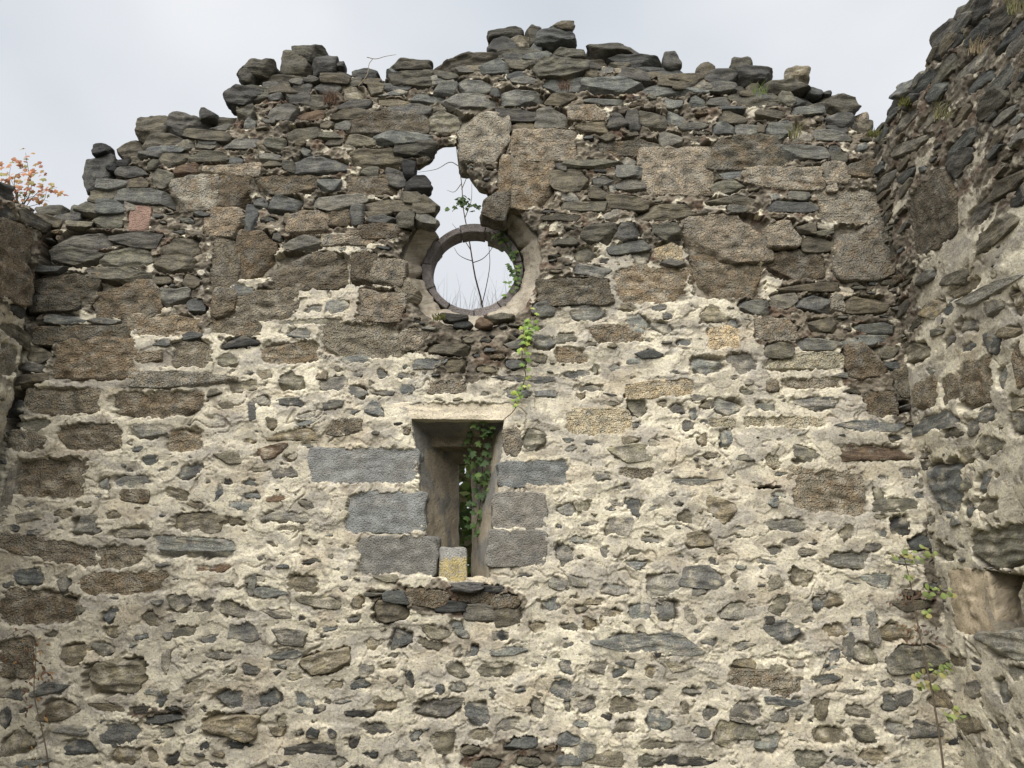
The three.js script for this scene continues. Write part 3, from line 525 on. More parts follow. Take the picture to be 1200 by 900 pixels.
    let er = mix(.115, .205, e1), eg = mix(.098, .172, e1), eb = mix(.074, .128, e1);
    er = mix(er, .13, e2 * .8); eg = mix(eg, .082, e2 * .8); eb = mix(eb, .055, e2 * .8);
    const rub = sstep(.1, .32, noise2(a * 15 + 5, b * 19)) * .5;
    er = mix(er, .34, rub); eg = mix(eg, .30, rub); eb = mix(eb, .235, rub);
    const core = Math.max(inP * sstep(.006, .02, s) * .7, crack * .5, CV[id]);
    r = mix(mix(er, r, pl), er, core) * sp; g = mix(mix(eg, g, pl), eg, core) * sp; bl = mix(mix(eb, bl, pl), eb, core) * sp;
    C[id * 3] = r; C[id * 3 + 1] = g; C[id * 3 + 2] = bl;
    U[id * 2] = a; U[id * 2 + 1] = b;
  }
  const idx = [];
  const remap = new Int32Array(nx * ny).fill(-1);
  let m = 0;
  const use = (i) => { if (remap[i] < 0) remap[i] = m++; return remap[i]; };
  for (let j = 0; j < ny - 1; j++) for (let i = 0; i < nx - 1; i++) {
    const q = j * nx + i, r = q + 1, t = q + nx, v = t + 1;
    if (!(keep[q] && keep[r] && keep[t] && keep[v])) continue;
    const A = use(q), B = use(r), D = use(t), E = use(v);
    if (Math.abs(P[q * 3 + 2] - P[v * 3 + 2]) < Math.abs(P[r * 3 + 2] - P[t * 3 + 2])) idx.push(A, B, E, A, E, D); else idx.push(A, B, D, B, E, D);
  }
  const p2 = new Float32Array(m * 3), c2 = new Float32Array(m * 3), u2 = new Float32Array(m * 2);
  for (let i = 0; i < nx * ny; i++) { const k = remap[i]; if (k < 0) continue; for (let q = 0; q < 3; q++) { p2[k * 3 + q] = P[i * 3 + q]; c2[k * 3 + q] = C[i * 3 + q]; } u2[k * 2] = U[i * 2]; u2[k * 2 + 1] = U[i * 2 + 1]; }
  const g = new THREE.BufferGeometry();
  g.setAttribute('position', new THREE.BufferAttribute(p2, 3)); g.setAttribute('color', new THREE.BufferAttribute(c2, 3)); g.setAttribute('uv', new THREE.BufferAttribute(u2, 2));
  g.setIndex(idx); g.computeVertexNormals();
  part('mortar', g, M.mortar, group);
  // stones as parts: the 300 largest of a kind one by one, the others joined
  const byKind = {};
  for (const s of stones) (byKind[s.K.name] ||= []).push(s);
  const rest = { slate: [], tufa: [], ashlar: [], mortar: [] };
  for (const [name, l] of Object.entries(byKind)) {
    l.sort((x, y) => (x.filler ? 1 : 0) - (y.filler ? 1 : 0) || y.w * y.h - x.w * x.h);
    l.forEach((s, i) => {
      if (!s.loose && (s.filler || i >= 290)) {
        const g = s.g.index ? s.g.toNonIndexed() : s.g.clone(); g.rotateZ(s.an); g.translate(s.a, s.b, s.n); rest[s.K.mat].push(g); return;
      }
      const mesh = new THREE.Mesh(s.g, M[s.K.mat]); mesh.castShadow = mesh.receiveShadow = true; mesh.rotation.z = s.an; mesh.position.set(s.a, s.b, s.n);
      if (s.loose) {
        mesh.name = numbered('loose_stone'); group.updateMatrixWorld(true); mesh.applyMatrix4(group.matrixWorld); scene.add(mesh);
        const size = s.w / s.h > 1.9 ? 'flat' : s.w < .2 ? 'small' : s.w > .34 ? 'big blocky' : 'stubby';
        tag(mesh, `${size} ${s.k === 'O' ? 'olive' : 'dark'} grey loose stone ${o.looseAt(s.a)}`, 'stone', o.looseGroup);
      } else { mesh.name = name; group.add(mesh); }
    });
  }
  for (const [k, l] of Object.entries(rest)) if (l.length) { const x = part(k === 'slate' ? 'small_stones' : 'small_tufa_stones', mergeGeometries(l), M[k], group); x.userData.kind = 'stuff'; }
  console.log(group.name, 'grid', nx, ny, 'listed', listed, 'all', stones.length);
  return { Wv };
}
// a surface lofted over u, v in 0..1
function sheet(nu, nv, fn, colour, closed = false) {
  const P = [], C = [], U = [], I = [];
  for (let j = 0; j <= nv; j++) for (let i = 0; i <= nu; i++) {
    const p = fn(i / nu, j / nv); P.push(p[0], p[1], p[2]); const c = colour(p, i / nu, j / nv); C.push(c[0], c[1], c[2]); U.push(p[0] + p[2] * .8, p[1] + p[2] * .6);
  }
  for (let j = 0; j < nv; j++) for (let i = 0; i < nu; i++) { const q = j * (nu + 1) + i; I.push(q, q + 1, q + nu + 2, q, q + nu + 2, q + nu + 1); }
  const g = new THREE.BufferGeometry();
  g.setAttribute('position', new THREE.Float32BufferAttribute(P, 3)); g.setAttribute('color', new THREE.Float32BufferAttribute(C, 3)); g.setAttribute('uv', new THREE.Float32BufferAttribute(U, 2));
  g.setIndex(I); g.computeVertexNormals(); return g;
}

// ---------------------------------------------------------------- the ground
{
  const g = new THREE.PlaneGeometry(260, 260, 130, 130); g.rotateX(-Math.PI / 2);
  const p = g.attributes.position, c = [];
  for (let i = 0; i < p.count; i++) {
    const x = p.getX(i), z = p.getZ(i), r = Math.hypot(x, z), n = fbm2(x * .11, z * .11, 3);
    p.setY(i, -.03 + (r > 14 ? n * .5 - .1 : 0));
    const t = sstep(-.2, .2, n); c.push(mix(.10, .13, t), mix(.11, .12, t), mix(.05, .07, t));
  }
  g.setAttribute('color', new THREE.Float32BufferAttribute(c, 3)); g.computeVertexNormals();
  const uv = g.attributes.uv; for (let i = 0; i < uv.count; i++) uv.setXY(i, p.getX(i), p.getZ(i));
  tag(part('ground', g, M.tufa, scene), 'grassy earth ground around the ruin', 'ground', null, 'structure');
}

// ---------------------------------------------------------------- far wall with the round window and the slit
const topBack = [[-20, 262], [60, 248], [100, 240], [118, 218], [150, 190], [180, 172], [250, 152], [272, 135], [278, 115], [288, 98], [330, 90], [400, 84], [480, 84], [520, 82], [575, 66], [600, 58], [660, 60], [690, 72], [760, 78], [830, 92], [880, 102], [960, 118], [1005, 138], [1025, 152], [1070, 152]].map(q => abBack(...q));
const topB = (a) => lerpLine(topBack, a) - .02 + .03 * noise2(a * 5, 3);
const OC = abBack(553, 303), OR = .65;              // round window: centre on the wall face, radius of the splay there
const breach = [[508, 168], [540, 163], [539, 186], [552, 208], [572, 221], [576, 250], [553, 270], [520, 270], [497, 246], [490, 230], [482, 215], [484, 190], [505, 182]].map(q => abBack(...q));
const NTH = 180, RF = [];
for (let i = 0; i < NTH; i++) {
  const t = i / NTH * 6.2831853, dx = Math.cos(t), dy = Math.sin(t);
  let r = OR;
  for (let k = 0, j = breach.length - 1; k < breach.length; j = k++) {
    const [x1, y1] = breach[j], [x2, y2] = breach[k], ex = x2 - x1, ey = y2 - y1, den = dx * ey - dy * ex;
    if (Math.abs(den) < 1e-9) continue;
    const s = ((x1 - OC[0]) * ey - (y1 - OC[1]) * ex) / den, q = ((x1 - OC[0]) * dy - (y1 - OC[1]) * dx) / den;
    if (s > 0 && q >= 0 && q <= 1) r = Math.max(r, s);
  }
  RF.push(r + .07 * fbm2(dx * 2.6 + 9, dy * 2.6, 3) + .02 * noise2(dx * 9, dy * 9));
}
const rfAt = (t) => { const f = ((t / 6.2831853) % 1 + 1) % 1 * NTH, i = Math.floor(f); return mix(RF[i % NTH], RF[(i + 1) % NTH], f - i); };
const slitF = [[481, 487], [592, 488], [573, 676], [506, 676]].map(q => abBack(...q));
const SLZ = -.85, slitB = [[538, 545], [552, 545], [552, 692], [540, 692]].map(q => onZ(q[0], q[1], SLZ));
function solidBack(a, b) {
  const dx = a - OC[0], dy = b - OC[1];
  let d = topB(a) - b;
  if (Math.abs(dx) < 1.2 && Math.abs(dy) < 1.6) d = Math.min(d, Math.hypot(dx, dy) - rfAt(Math.atan2(dy, dx)));
  if (b < slitF[0][1] + .4 && Math.abs(a - slitF[0][0]) < 1.6) d = Math.min(d, sdPoly(slitF, a, b) + .014 * noise2(a * 9, b * 9) + .008 * noise2(a * 30, b * 30));
  return d;
}
const plasterBack = [[-60, 405], [0, 400], [60, 388], [150, 382], [230, 372], [300, 352], [340, 322], [420, 318], [445, 350], [470, 400], [520, 432], [600, 430], [640, 372], [680, 318], [700, 292], [760, 300], [830, 315], [880, 350], [930, 392], [1000, 425], [1050, 485], [1120, 520]].map(q => abBack(...q));
win(TB, 0, 0, 1, `c 46 300 60 300 70;c 38 345 50 345 60;c 46 400 56 400 80;c 24 455 40 450 60;c 4 492 22 488 44;n 474 480 604 481 15;t 478 698 522 703 18;d 512 712 545 712 14;t 540 700 578 699 16;d 560 690 590 690 8;t 574 706 606 703 15;g 450 700 478 700 14;g 441 677 472 677 9;d 518 371 546 374 9;o 568 373 600 368 9;t 470 330 484 350 16;o 585 208 648 212 60;o 468 252 496 262 24;g 484 238 509 246 20;m 490 254 512 262 14;t 568 238 594 242 30;g 470 228 492 232 16`);
const back = thing('rubble_wall', 'tall ruined rubble wall with a round window above a narrow slit window', 'wall');
buildWall({ group: back, T: TB, ab: abBack, a0: XL - .12, a1: XR + .12, top: topB, cell: .0089, seed: 11, solid: solidBack, plaster: (a) => lerpLine(plasterBack, a),
  fill: [[360, .10, .34, false], [320, .05, .14, false], [240, .05, .17, true], [150, .03, .07, true]], fillFrom: .3, loose: true, crest: true, soft: (a, b) => { const dx = a - OC[0], dy = b - OC[1]; return Math.abs(dx) > 1 || Math.abs(dy) > 1.2 ? 1 : Math.hypot(dx, dy) - Math.min(rfAt(Math.atan2(dy, dx)), OR + .03); },
  looseGroup: 'loose stones along the top of the windowed wall', looseAt: (a) => { const x = 600 + a * 123; return x < 128 ? 'at the low end above the brick' : x < 262 ? 'on the stepped shoulder of the windowed wall' : x < 425 ? 'in the heap between shoulder and twig' : x < 560 ? 'on the crest over the round window' : x < 690 ? 'in the pile on the wall\'s highest point' : x < 830 ? 'on the crest beside the highest pile' : 'on the crest running down to the side wall'; } });
{
  // body of the wall behind the facing
  const sh = new THREE.Shape(); sh.moveTo(XL - .8, 0); sh.lineTo(XR + .8, 0); sh.lineTo(XR + .8, topB(XR) - .03);
  for (let i = 90; i >= 0; i--) { const a = mix(XL - .05, XR + .1, i / 90); sh.lineTo(a, topB(a) - .03); }
  sh.lineTo(XL - .8, topB(XL - .3) - .03);
  const h1 = new THREE.Path(); for (let i = 0; i < NTH; i++) { const t = i / NTH * 6.2831853, r = RF[i] + .035 + .5 * sstep(OR + .01, OR + .09, RF[i]); const x = OC[0] + Math.cos(t) * r, y = OC[1] + Math.sin(t) * r; i ? h1.lineTo(x, y) : h1.moveTo(x, y); } h1.closePath();
  const cx = (slitF[0][0] + slitF[2][0]) / 2, cy = (slitF[0][1] + slitF[2][1]) / 2, h2 = new THREE.Path();
  slitF.forEach(([x, y], i) => { const X = x + Math.sign(x - cx) * .05, Y = y + Math.sign(y - cy) * .05; i ? h2.lineTo(X, Y) : h2.moveTo(X, Y); }); h2.closePath();
  sh.holes.push(h1, h2);
  const g = new THREE.ExtrudeGeometry(sh, { depth: .68, bevelEnabled: false }); g.translate(0, 0, -.88);
  part('wall_core', g, M.core, back);
  // splay of the round window; above it the breach runs straight through
  const RC = onZ(555, 317, -.40), ringO = .49, ringI = .40;
  const wBr = (t) => sstep(OR + .01, OR + .09, rfAt(t));
  const zs = [[0, -.22], [.06, -.15], [.12, -.155], [.6, -.36], [.94, -.85], [1, -.86]];
  const gs = sheet(200, 46, (u, v) => {
    const t = -u * 6.2831853, w = wBr(t), rf = rfAt(t), z = lerpLine(zs, v), k = clamp((-z - .15) / .20, 0, 1);
    let rc = mix(OR, ringO, k), rh = rf;
    if (v < .06) { rc += .12; rh += .05; } if (v > .94) { rc = OR + .1; rh = rf + .2; }
    const n = fbm3(Math.cos(t) * 3.2 + 5, Math.sin(t) * 3.2, z * 4, 4);
    const r = mix(rc + .03 * n + .010 * noise3(Math.cos(t) * 14, Math.sin(t) * 14, z * 16), rh + .16 * n + .03 + 1.25 * Math.max(0, -z - .2), w), q = k * (1 - w);
    return [mix(OC[0], RC[0], q) + Math.cos(t) * r, mix(OC[1], RC[1], q) + Math.sin(t) * r, z + .02 * n];
  }, (p, u) => {
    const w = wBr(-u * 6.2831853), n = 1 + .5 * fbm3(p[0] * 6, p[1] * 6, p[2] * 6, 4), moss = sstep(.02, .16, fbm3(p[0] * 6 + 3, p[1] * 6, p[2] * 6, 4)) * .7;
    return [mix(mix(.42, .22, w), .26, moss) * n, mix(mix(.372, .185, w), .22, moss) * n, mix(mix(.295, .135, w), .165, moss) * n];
  });
  part('window_splay', gs, M.mortar, back);
  const ring = new THREE.Group(); ring.name = 'window_ring'; back.add(ring);
  const rr = mulberry(5), NV = 11;
  for (let i = 0; i < NV; i++) {
    const t0 = (i + .30) / NV * 6.2831853 + .02, t1 = (i + 1.30) / NV * 6.2831853 - .018 - .012 * rr(), l = .72 + .5 * rr();
    const ro = ringO - .03 + .035 * rr() , s = new THREE.Shape();
    s.absarc(0, 0, ro, t0, t1, false); s.absarc(0, 0, ringI + .008 + .014 * rr(), t1, t0, true); s.closePath();
    const gg = new THREE.ExtrudeGeometry(s, { depth: .19, bevelEnabled: true, bevelThickness: .014, bevelSize: .008, bevelSegments: 2, curveSegments: 14 });
    const pp = gg.attributes.position, cc = [];
    for (let k = 0; k < pp.count; k++) { const v = 1 + .7 * fbm3(pp.getX(k) * 8, pp.getY(k) * 8, i, 3); cc.push(.25 * l * v, .22 * l * v, .212 * l * v); }
    gg.setAttribute('color', new THREE.Float32BufferAttribute(cc, 3)); gg.translate(RC[0], RC[1], -.56 - .03 * rr());
    part('voussoir', gg, M.ashlar, ring);
  }
  // embrasure of the slit
  const corner = (k, v) => { const f = slitF[k], b = slitB[k]; return [mix(f[0], b[0], v), mix(f[1], b[1], v)]; };
  const ge = sheet(160, 44, (u, v) => {
    const s = u * 4, k = Math.floor(s) % 4, t = s - Math.floor(s), lipF = v < .05, lipB = v > .96;
    const dep = lipF ? 0 : lipB ? 1 : (v - .05) / .91;
    const A = corner(k, dep), B = corner((k + 1) % 4, dep);
    let x = mix(A[0], B[0], t), y = mix(A[1], B[1], t), z = mix(-.07, SLZ, dep);
    const cx = mix((slitF[0][0] + slitF[1][0]) / 2, (slitB[0][0] + slitB[1][0]) / 2, dep), cy = mix((slitF[0][1] + slitF[2][1]) / 2, (slitB[0][1] + slitB[2][1]) / 2, dep);
    if (lipF) { x += Math.sign(x - cx) * .04; y += Math.sign(y - cy) * .04; z -= .03; }
    if (lipB) return [x + (x - cx) + Math.sign(x - cx) * .35, y + Math.sign(y - cy) * .2, z];
    const lump = fbm3(x * 5, y * 5, z * 5, 4), wide = Math.min(1, Math.abs(A[0] - B[0]) + Math.abs(A[1] - B[1]));
    return [x + Math.sign(x - cx) * .035 * lump * wide, y + .03 * lump * wide, z + .02 * lump];
  }, (p) => {                                       // lime wash over stone, worn through to grey here and there
    const grain = 1 + .45 * fbm3(p[0] * 7, p[1] * 4, p[2] * 7, 4), worn = sstep(.05, .2, fbm3(p[0] * 2, p[1] * 3 + 4, p[2] * 3, 3) + .04);
    return [mix(.40, .26, worn) * grain, mix(.345, .25, worn) * grain, mix(.26, .225, worn) * grain];
  });
  part('window_embrasure', ge, M.mortar, back);
  const lp = onZ(534, 512, -.36), rk = rock({ w: 1.05, h: .18, d: .42, e: 12, amp: .008, rnd: mulberry(77), det: 12, cuts: 0, col: [.30, .25, .18], front: .9, tilt: .05, wob: .02, strata: 0 });
  const lm = part('lintel_stone', rk.g, M.ashlar, back); lm.position.set(lp[0], lp[1], -.36 - .2);
}

// ---------------------------------------------------------------- right wall
const hRight = abRight(1032, 128)[1];
const rProf = [[1020, 150], [1032, 135], [1050, 118], [1070, 100], [1085, 62], [1105, 40], [1122, 8]].map(q => abRight(...q));
const topR = (a) => (a > rProf[rProf.length - 1][0] ? rProf[rProf.length - 1][1] + .1 * noise2(a * 2, 1) : lerpLine(rProf, a)) - .05;
const niche = [[1150, 668], [1196, 674], [1196, 742], [1165, 742], [1154, 715]].map(q => abRight(...q));
const solidR = (a, b) => Math.min(topR(a) - b, sdPoly(niche, a, b));
const right = thing('rubble_wall', 'side wall of slate rubble meeting the windowed wall, with a square hole under a rough lintel', 'wall', [XR, 0, 0]); right.rotation.y = -Math.PI / 2;
const plR = [[1050, 440], [1075, 365], [1100, 300], [1150, 225], [1200, 170]].map(q => abRight(...q));
const nic = (u, v) => `${u} ${v}`;
win(TR, 0, 0, 1, `N 1113 704 1156 708 70;M 1188 706 1215 708 62;G 1133 643 1215 640 50`);
buildWall({ group: right, T: TR, ab: abRight, a0: -.14, a1: 2.5, top: topR, cell: .0115, seed: 23, proud: 0, crest: true, relief: .45, solid: solidR, plaster: (a) => lerpLine(plR, a),
  fill: [[130, .08, .3, false], [60, .08, .22, true], [130, .03, .1, true]], fillFrom: .3, loose: true,
  looseGroup: 'loose stones along the top of the side wall', looseAt: () => 'on the steep top of the side wall' });
{
  const sh = new THREE.Shape(); sh.moveTo(-1, 0); sh.lineTo(9.5, 0); sh.lineTo(9.5, topR(2.4));
  for (let i = 60; i >= 0; i--) { const a = mix(-.9, 9.4, i / 60); sh.lineTo(a, topR(a) - .04); }
  const g = new THREE.ExtrudeGeometry(sh, { depth: .7, bevelEnabled: false }); g.translate(0, 0, -1.06);
  part('wall_core', g, M.core, right);
  const far = sheet(120, 110, (u, v) => { const a = mix(2.46, 9.5, u), b = v * topR(a); return [a, b, -.03 + .09 * fbm2(a * 3, b * 5, 4) + .05 * fbm2(a * .5, b * .5, 2)]; },
    (p) => { const t = sstep(-.1, .12, fbm2(p[0] * 4, p[1] * 7, 4)); return [mix(.16, .5, t), mix(.15, .45, t), mix(.135, .36, t)]; });
  part('mortar', far, M.mortar, right);
  const cx = niche.reduce((s, q) => s + q[0], 0) / 5, cy = niche.reduce((s, q) => s + q[1], 0) / 5;
  const gn = sheet(60, 14, (u, v) => {
    const s = (1 - u) * 5, k = Math.floor(s) % 5, t = s - Math.floor(s), A = niche[k], B = niche[(k + 1) % 5];
    let x = mix(A[0], B[0], t), y = mix(A[1], B[1], t); const sc = v === 0 ? 1.08 : v > .92 ? .01 : .98;
    x = cx + (x - cx) * sc; y = cy + (y - cy) * sc; const n = fbm3(x * 6, y * 6, v * 5, 3);
    return [x + .03 * n, y + .03 * n, -.02 - Math.min(v, .92) * .5 + .02 * n];
  }, (p) => { const n = 1 + .4 * fbm3(p[0] * 7, p[1] * 7, p[2] * 7, 3); return [.24 * n, .21 * n, .16 * n]; });
  part('hole_lining', gn, M.mortar, right);
}

// ---------------------------------------------------------------- left wall
const lProf = [[-40, 205], [0, 212], [30, 232], [64, 262]].map(q => abLeft(...q));
const topL = (a) => lerpLine(lProf, a) - .03 + .04 * noise2(a * 6, 9);
const left = thing('rubble_wall', 'broken brown plastered wall parted from the windowed wall by a dark crack', 'wall', [XL, 0, 0]); left.rotation.y = Math.PI / 2;
buildWall({ group: left, T: TL, ab: abLeft, a0: -1.7, a1: -.07, top: topL, cell: .0115, seed: 37, solid: (a, b) => Math.min(topL(a) - b, -.09 + .05 * noise2(b * 3, 5) + .025 * noise2(b * 9, 7) - a), plaster: () => abLeft(20, 360)[1],
  fill: [[60, .08, .3, false], [60, .05, .2, true]], fillFrom: 1, loose: true,
  looseGroup: 'loose stones on the broken wall', looseAt: () => 'on the broken wall beside the crack' });
{
  const sh = new THREE.Shape(); sh.moveTo(-9.5, 0); sh.lineTo(-.16, 0);
  for (let i = 0; i <= 40; i++) { const a = mix(-.16, -9.5, i / 40); sh.lineTo(a, topL(a) - .04); }
  const g = new THREE.ExtrudeGeometry(sh, { depth: .7, bevelEnabled: false }); g.translate(0, 0, -.86);
  part('wall_core', g, M.core, left);
  const far = sheet(100, 90, (u, v) => { const a = mix(-9.5, -1.66, u), b = v * topL(a); return [a, b, -.03 + .09 * fbm2(a * 3, b * 5, 4)]; },
    (p) => { const t = sstep(-.1, .12, fbm2(p[0] * 4, p[1] * 7, 4)); return [mix(.16, .5, t), mix(.15, .45, t), mix(.135, .36, t)]; });
  part('mortar', far, M.mortar, left);
}
// ---------------------------------------------------------------- plants and the loose slab
const leafMat = (c) => new THREE.MeshPhysicalMaterial({ color: 0xffffff, vertexColors: true, roughness: .75, transmission: .25, thickness: 0, side: THREE.DoubleSide });
const LEAF = leafMat(), BARK = std({ color: new THREE.Color(.10, .075, .05), roughness: .95 }), STRAW = std({ color: new THREE.Color(.30, .24, .15), roughness: .95, side: THREE.DoubleSide });
function outline(kind) {
  if (kind === 'ivy') return [[0, 0], [.22, -.12], [.5, .05], [.34, .3], [.56, .55], [.24, .62], [0, 1], [-.24, .62], [-.56, .55], [-.34, .3], [-.5, .05], [-.22, -.12]];
  if (kind === 'round') return [[0, 0], [.26, .08], [.42, .34], [.36, .68], [.14, .9], [0, 1], [-.14, .9], [-.36, .68], [-.42, .34], [-.26, .08]];
  return [[0, 0], [.12, .2], [.2, .45], [.13, .75], [0, 1], [-.13, .75], [-.2, .45], [-.12, .2]];
}
function leaves(list, kind, cols, seed) {          // list of [position, size, facing]
  const rnd = mulberry(seed), o = outline(kind), P = [], C = [], I = [];
  const m = new THREE.Matrix4(), z = new THREE.Vector3(), x = new THREE.Vector3(), y = new THREE.Vector3(), v = new THREE.Vector3();
  for (const [p, s, f] of list) {
    z.set(f[0] + (rnd() - .5) * 1.1, f[1] + (rnd() - .5) * 1.1, f[2] + (rnd() - .5) * .9).normalize();
    y.set((rnd() - .5) * 1.6, -1 + rnd() * .9, (rnd() - .5) * .6).addScaledVector(z, -y.dot(z)); y.addScaledVector(z, -y.dot(z)).normalize(); x.crossVectors(y, z);
    const b = P.length / 3, c = cols[Math.floor(rnd() * cols.length)], l = .75 + .5 * rnd(), q = s * (.7 + .6 * rnd()), curl = (rnd() - .3) * .5;
    const put = (a, bb, cc) => { v.set(p[0], p[1], p[2]).addScaledVector(x, a * q).addScaledVector(y, bb * q).addScaledVector(z, cc * q); P.push(v.x, v.y, v.z); C.push(c[0] * l, c[1] * l, c[2] * l); };
    put(0, .4, .07);
    for (const [a, bb] of o) put(a, bb, -Math.abs(a) * .35 - curl * bb * bb * .5);
    for (let i = 0; i < o.length; i++) I.push(b, b + 1 + i, b + 1 + (i + 1) % o.length);
  }
  const g = new THREE.BufferGeometry(); g.setAttribute('position', new THREE.Float32BufferAttribute(P, 3)); g.setAttribute('color', new THREE.Float32BufferAttribute(C, 3));
  g.setAttribute('uv', new THREE.Float32BufferAttribute(new Float32Array(P.length / 3 * 2), 2)); g.setIndex(I); g.computeVertexNormals(); return g;
}
function stem(pts, r0, r1, sides = 6) {
  const c = new THREE.CatmullRomCurve3(pts.map(p => new THREE.Vector3(...p))), n = Math.max(6, pts.length * 5), g = new THREE.TubeGeometry(c, n, 1, sides, false), p = g.attributes.position;
  for (let i = 0; i <= n; i++) { const q = c.getPointAt(i / n), r = mix(r0, r1, i / n); for (let k = 0; k <= sides; k++) { const j = i * (sides + 1) + k; p.setXYZ(j, q.x + (p.getX(j) - q.x) * r, q.y + (p.getY(j) - q.y) * r, q.z + (p.getZ(j) - q.z) * r); } }
  g.computeVertexNormals(); return g;
}
const along = (pts, n, spread, rnd, f = [0, .3, 1], size = .03) => {
  const c = new THREE.CatmullRomCurve3(pts.map(p => new THREE.Vector3(...p))), out = [];
  for (let i = 0; i < n; i++) { const q = c.getPoint(rnd()); out.push([[q.x + (rnd() - .5) * spread, q.y + (rnd() - .5) * spread, q.z + rnd() * spread * .5], size, f]); }
  return out;
};
const ivyG = [[.07, .13, .028], [.11, .18, .04], [.045, .09, .022]], ivyY = [[.30, .38, .05], [.22, .34, .05], [.38, .42, .10], [.16, .26, .04]];
const blade = (p, h, lean, r) => stem([p, [p[0] + lean[0] * h * .3, p[1] + h * .55, p[2] + lean[1] * h * .3], [p[0] + lean[0] * h, p[1] + h, p[2] + lean[1] * h]], r, r * .25, 4);
function tuft(name, label, cat, u, v, n, h, mat, pt, seed) {
  const rnd = mulberry(seed), p = pt(u, v), g = [];
  for (let i = 0; i < n; i++) g.push(blade([p[0] + (rnd() - .5) * .12, p[1] + (rnd() - .5) * .05, p[2] + (rnd() - .5) * .06], h * (.5 + .8 * rnd()), [(rnd() - .5) * 1.8, rnd() * .9], .0022 + .002 * rnd()));
  const t = thing(name, label, cat); part('blades', mergeGeometries(g), mat, t); return t;
}
{
  const wallP = (u, v, n = .05) => onZ(u, v, n), rnd = mulberry(99);
  // vine on the wall under the round window
  let pts = [[622, 362], [620, 385], [613, 405], [612, 425], [616, 440], [608, 462], [603, 480], [590, 492]].map(q => wallP(q[0], q[1], .06));
  let t = thing('ivy_vine', 'thin yellow green ivy climbing the plaster between the two windows', 'ivy');
  part('stem', stem(pts, .006, .004), BARK, t);
  part('leaves', leaves([...along([[623, 368], [618, 388], [616, 398], [613, 428]].map(q => wallP(q[0], q[1], .06)), 46, .12, rnd, [0, .5, 1], .045), ...along([[616, 445], [608, 460], [604, 476]].map(q => wallP(q[0], q[1], .05)), 22, .10, rnd, [0, .5, 1], .035)], 'ivy', ivyY, 3), LEAF, t);
  // ivy that hangs in the slit
  t = thing('ivy_vine', 'dark green ivy hanging from the head of the slit window', 'ivy');
  const hang = [[[566, 492], [562, 520], [566, 560], [561, 600], [556, 625]].map((q, i) => onZ(q[0], q[1], -.16 - .12 * i)), [[556, 496], [552, 530], [559, 575]].map((q, i) => onZ(q[0], q[1], -.3 - .12 * i))];
  part('stem', mergeGeometries(hang.map(h => stem(h, .006, .003))), BARK, t);
  part('leaves', leaves([...along(hang[0], 58, .17, rnd, [.1, .5, 1], .062), ...along(hang[1], 20, .13, rnd, [.1, .5, 1], .055)], 'ivy', ivyG, 4), LEAF, t);
  // ivy inside the right of the round window and on top of its ring
  t = thing('ivy_vine', 'small ivy clinging inside the rim of the round window', 'ivy');
  pts = [[578, 272], [592, 285], [602, 305], [604, 325], [596, 345]].map(q => onZ(q[0], q[1], -.36));
  part('stem', stem(pts, .006, .003), BARK, t);
  part('leaves', leaves(along(pts, 55, .13, rnd, [-.2, .5, 1], .045), 'ivy', [...ivyG, ivyY[3]], 5), LEAF, t);
  t = thing('ivy_vine', 'sprig of ivy growing in the broken gap over the round window', 'ivy');
  pts = [[562, 246], [552, 240], [543, 236], [536, 240], [530, 248]].map(q => onZ(q[0], q[1], -.36));
  part('stem', stem(pts, .005, .003), BARK, t);
  part('leaves', leaves(along(pts, 34, .12, rnd, [0, .5, 1], .045), 'ivy', ivyG, 6), LEAF, t);
  // tall thin bush in the corner on the right
  t = thing('wild_plant', 'tall thin stemmed plant with pale green leaves in the wall corner', 'plant');
  const st = [[1112, 980, .55], [1105, 895, .5], [1092, 810, .42], [1080, 755, .36], [1072, 712, .3], [1066, 680, .27], [1060, 655, .25]].map(q => onZ(q[0], q[1], q[2]));
  const gx = st[0].slice(); gx[1] = -.03;
  part('stem', stem([gx, ...st], .009, .004), BARK, t);
  const sp = (u, v, n, s, z = .3) => { const p = onZ(u, v, z), o = []; for (let i = 0; i < n; i++) o.push([[p[0] + (rnd() - .5) * s, p[1] + (rnd() - .5) * s * .5, p[2] + (rnd() - .5) * s * .5], .045, [0, .7, .8]]); return o; };
  for (const [a, b] of [[st[6], onZ(1082, 642, .28)], [st[6], onZ(1045, 648, .3)], [st[4], onZ(1100, 692, .32)], [st[3], onZ(1100, 772, .4)], [st[2], onZ(1118, 835, .46)]]) part('twig', stem([a, [(a[0] + b[0]) / 2, (a[1] + b[1]) / 2 + .02, (a[2] + b[2]) / 2], b], .003, .0015, 4), BARK, t);
  part('leaves', leaves([...sp(1080, 645, 10, .22), ...sp(1072, 652, 9, .16), ...sp(1050, 650, 8, .12), ...sp(1064, 672, 5, .08), ...sp(1100, 692, 16, .22), ...sp(1098, 782, 14, .17, .4), ...sp(1084, 800, 8, .12, .4), ...sp(1114, 835, 12, .16, .46), ...sp(1090, 718, 6, .12), ...sp(1075, 790, 6, .1, .4)], 'round', [[.20, .26, .06], [.26, .31, .09], [.15, .20, .05], [.30, .27, .09]], 7), LEAF, t);
  part('dry_leaves', leaves([...sp(1055, 700, 14, .2, .1), ...sp(1085, 745, 16, .3, .1), ...sp(1065, 735, 8, .2, .1)], 'long', [[.16, .08, .04], [.10, .06, .035], [.22, .14, .06]], 17), LEAF, t);
  // withered plant low on the left
  t = thing('wild_plant', 'withered brown plant with dry leaves against the lower wall', 'plant');
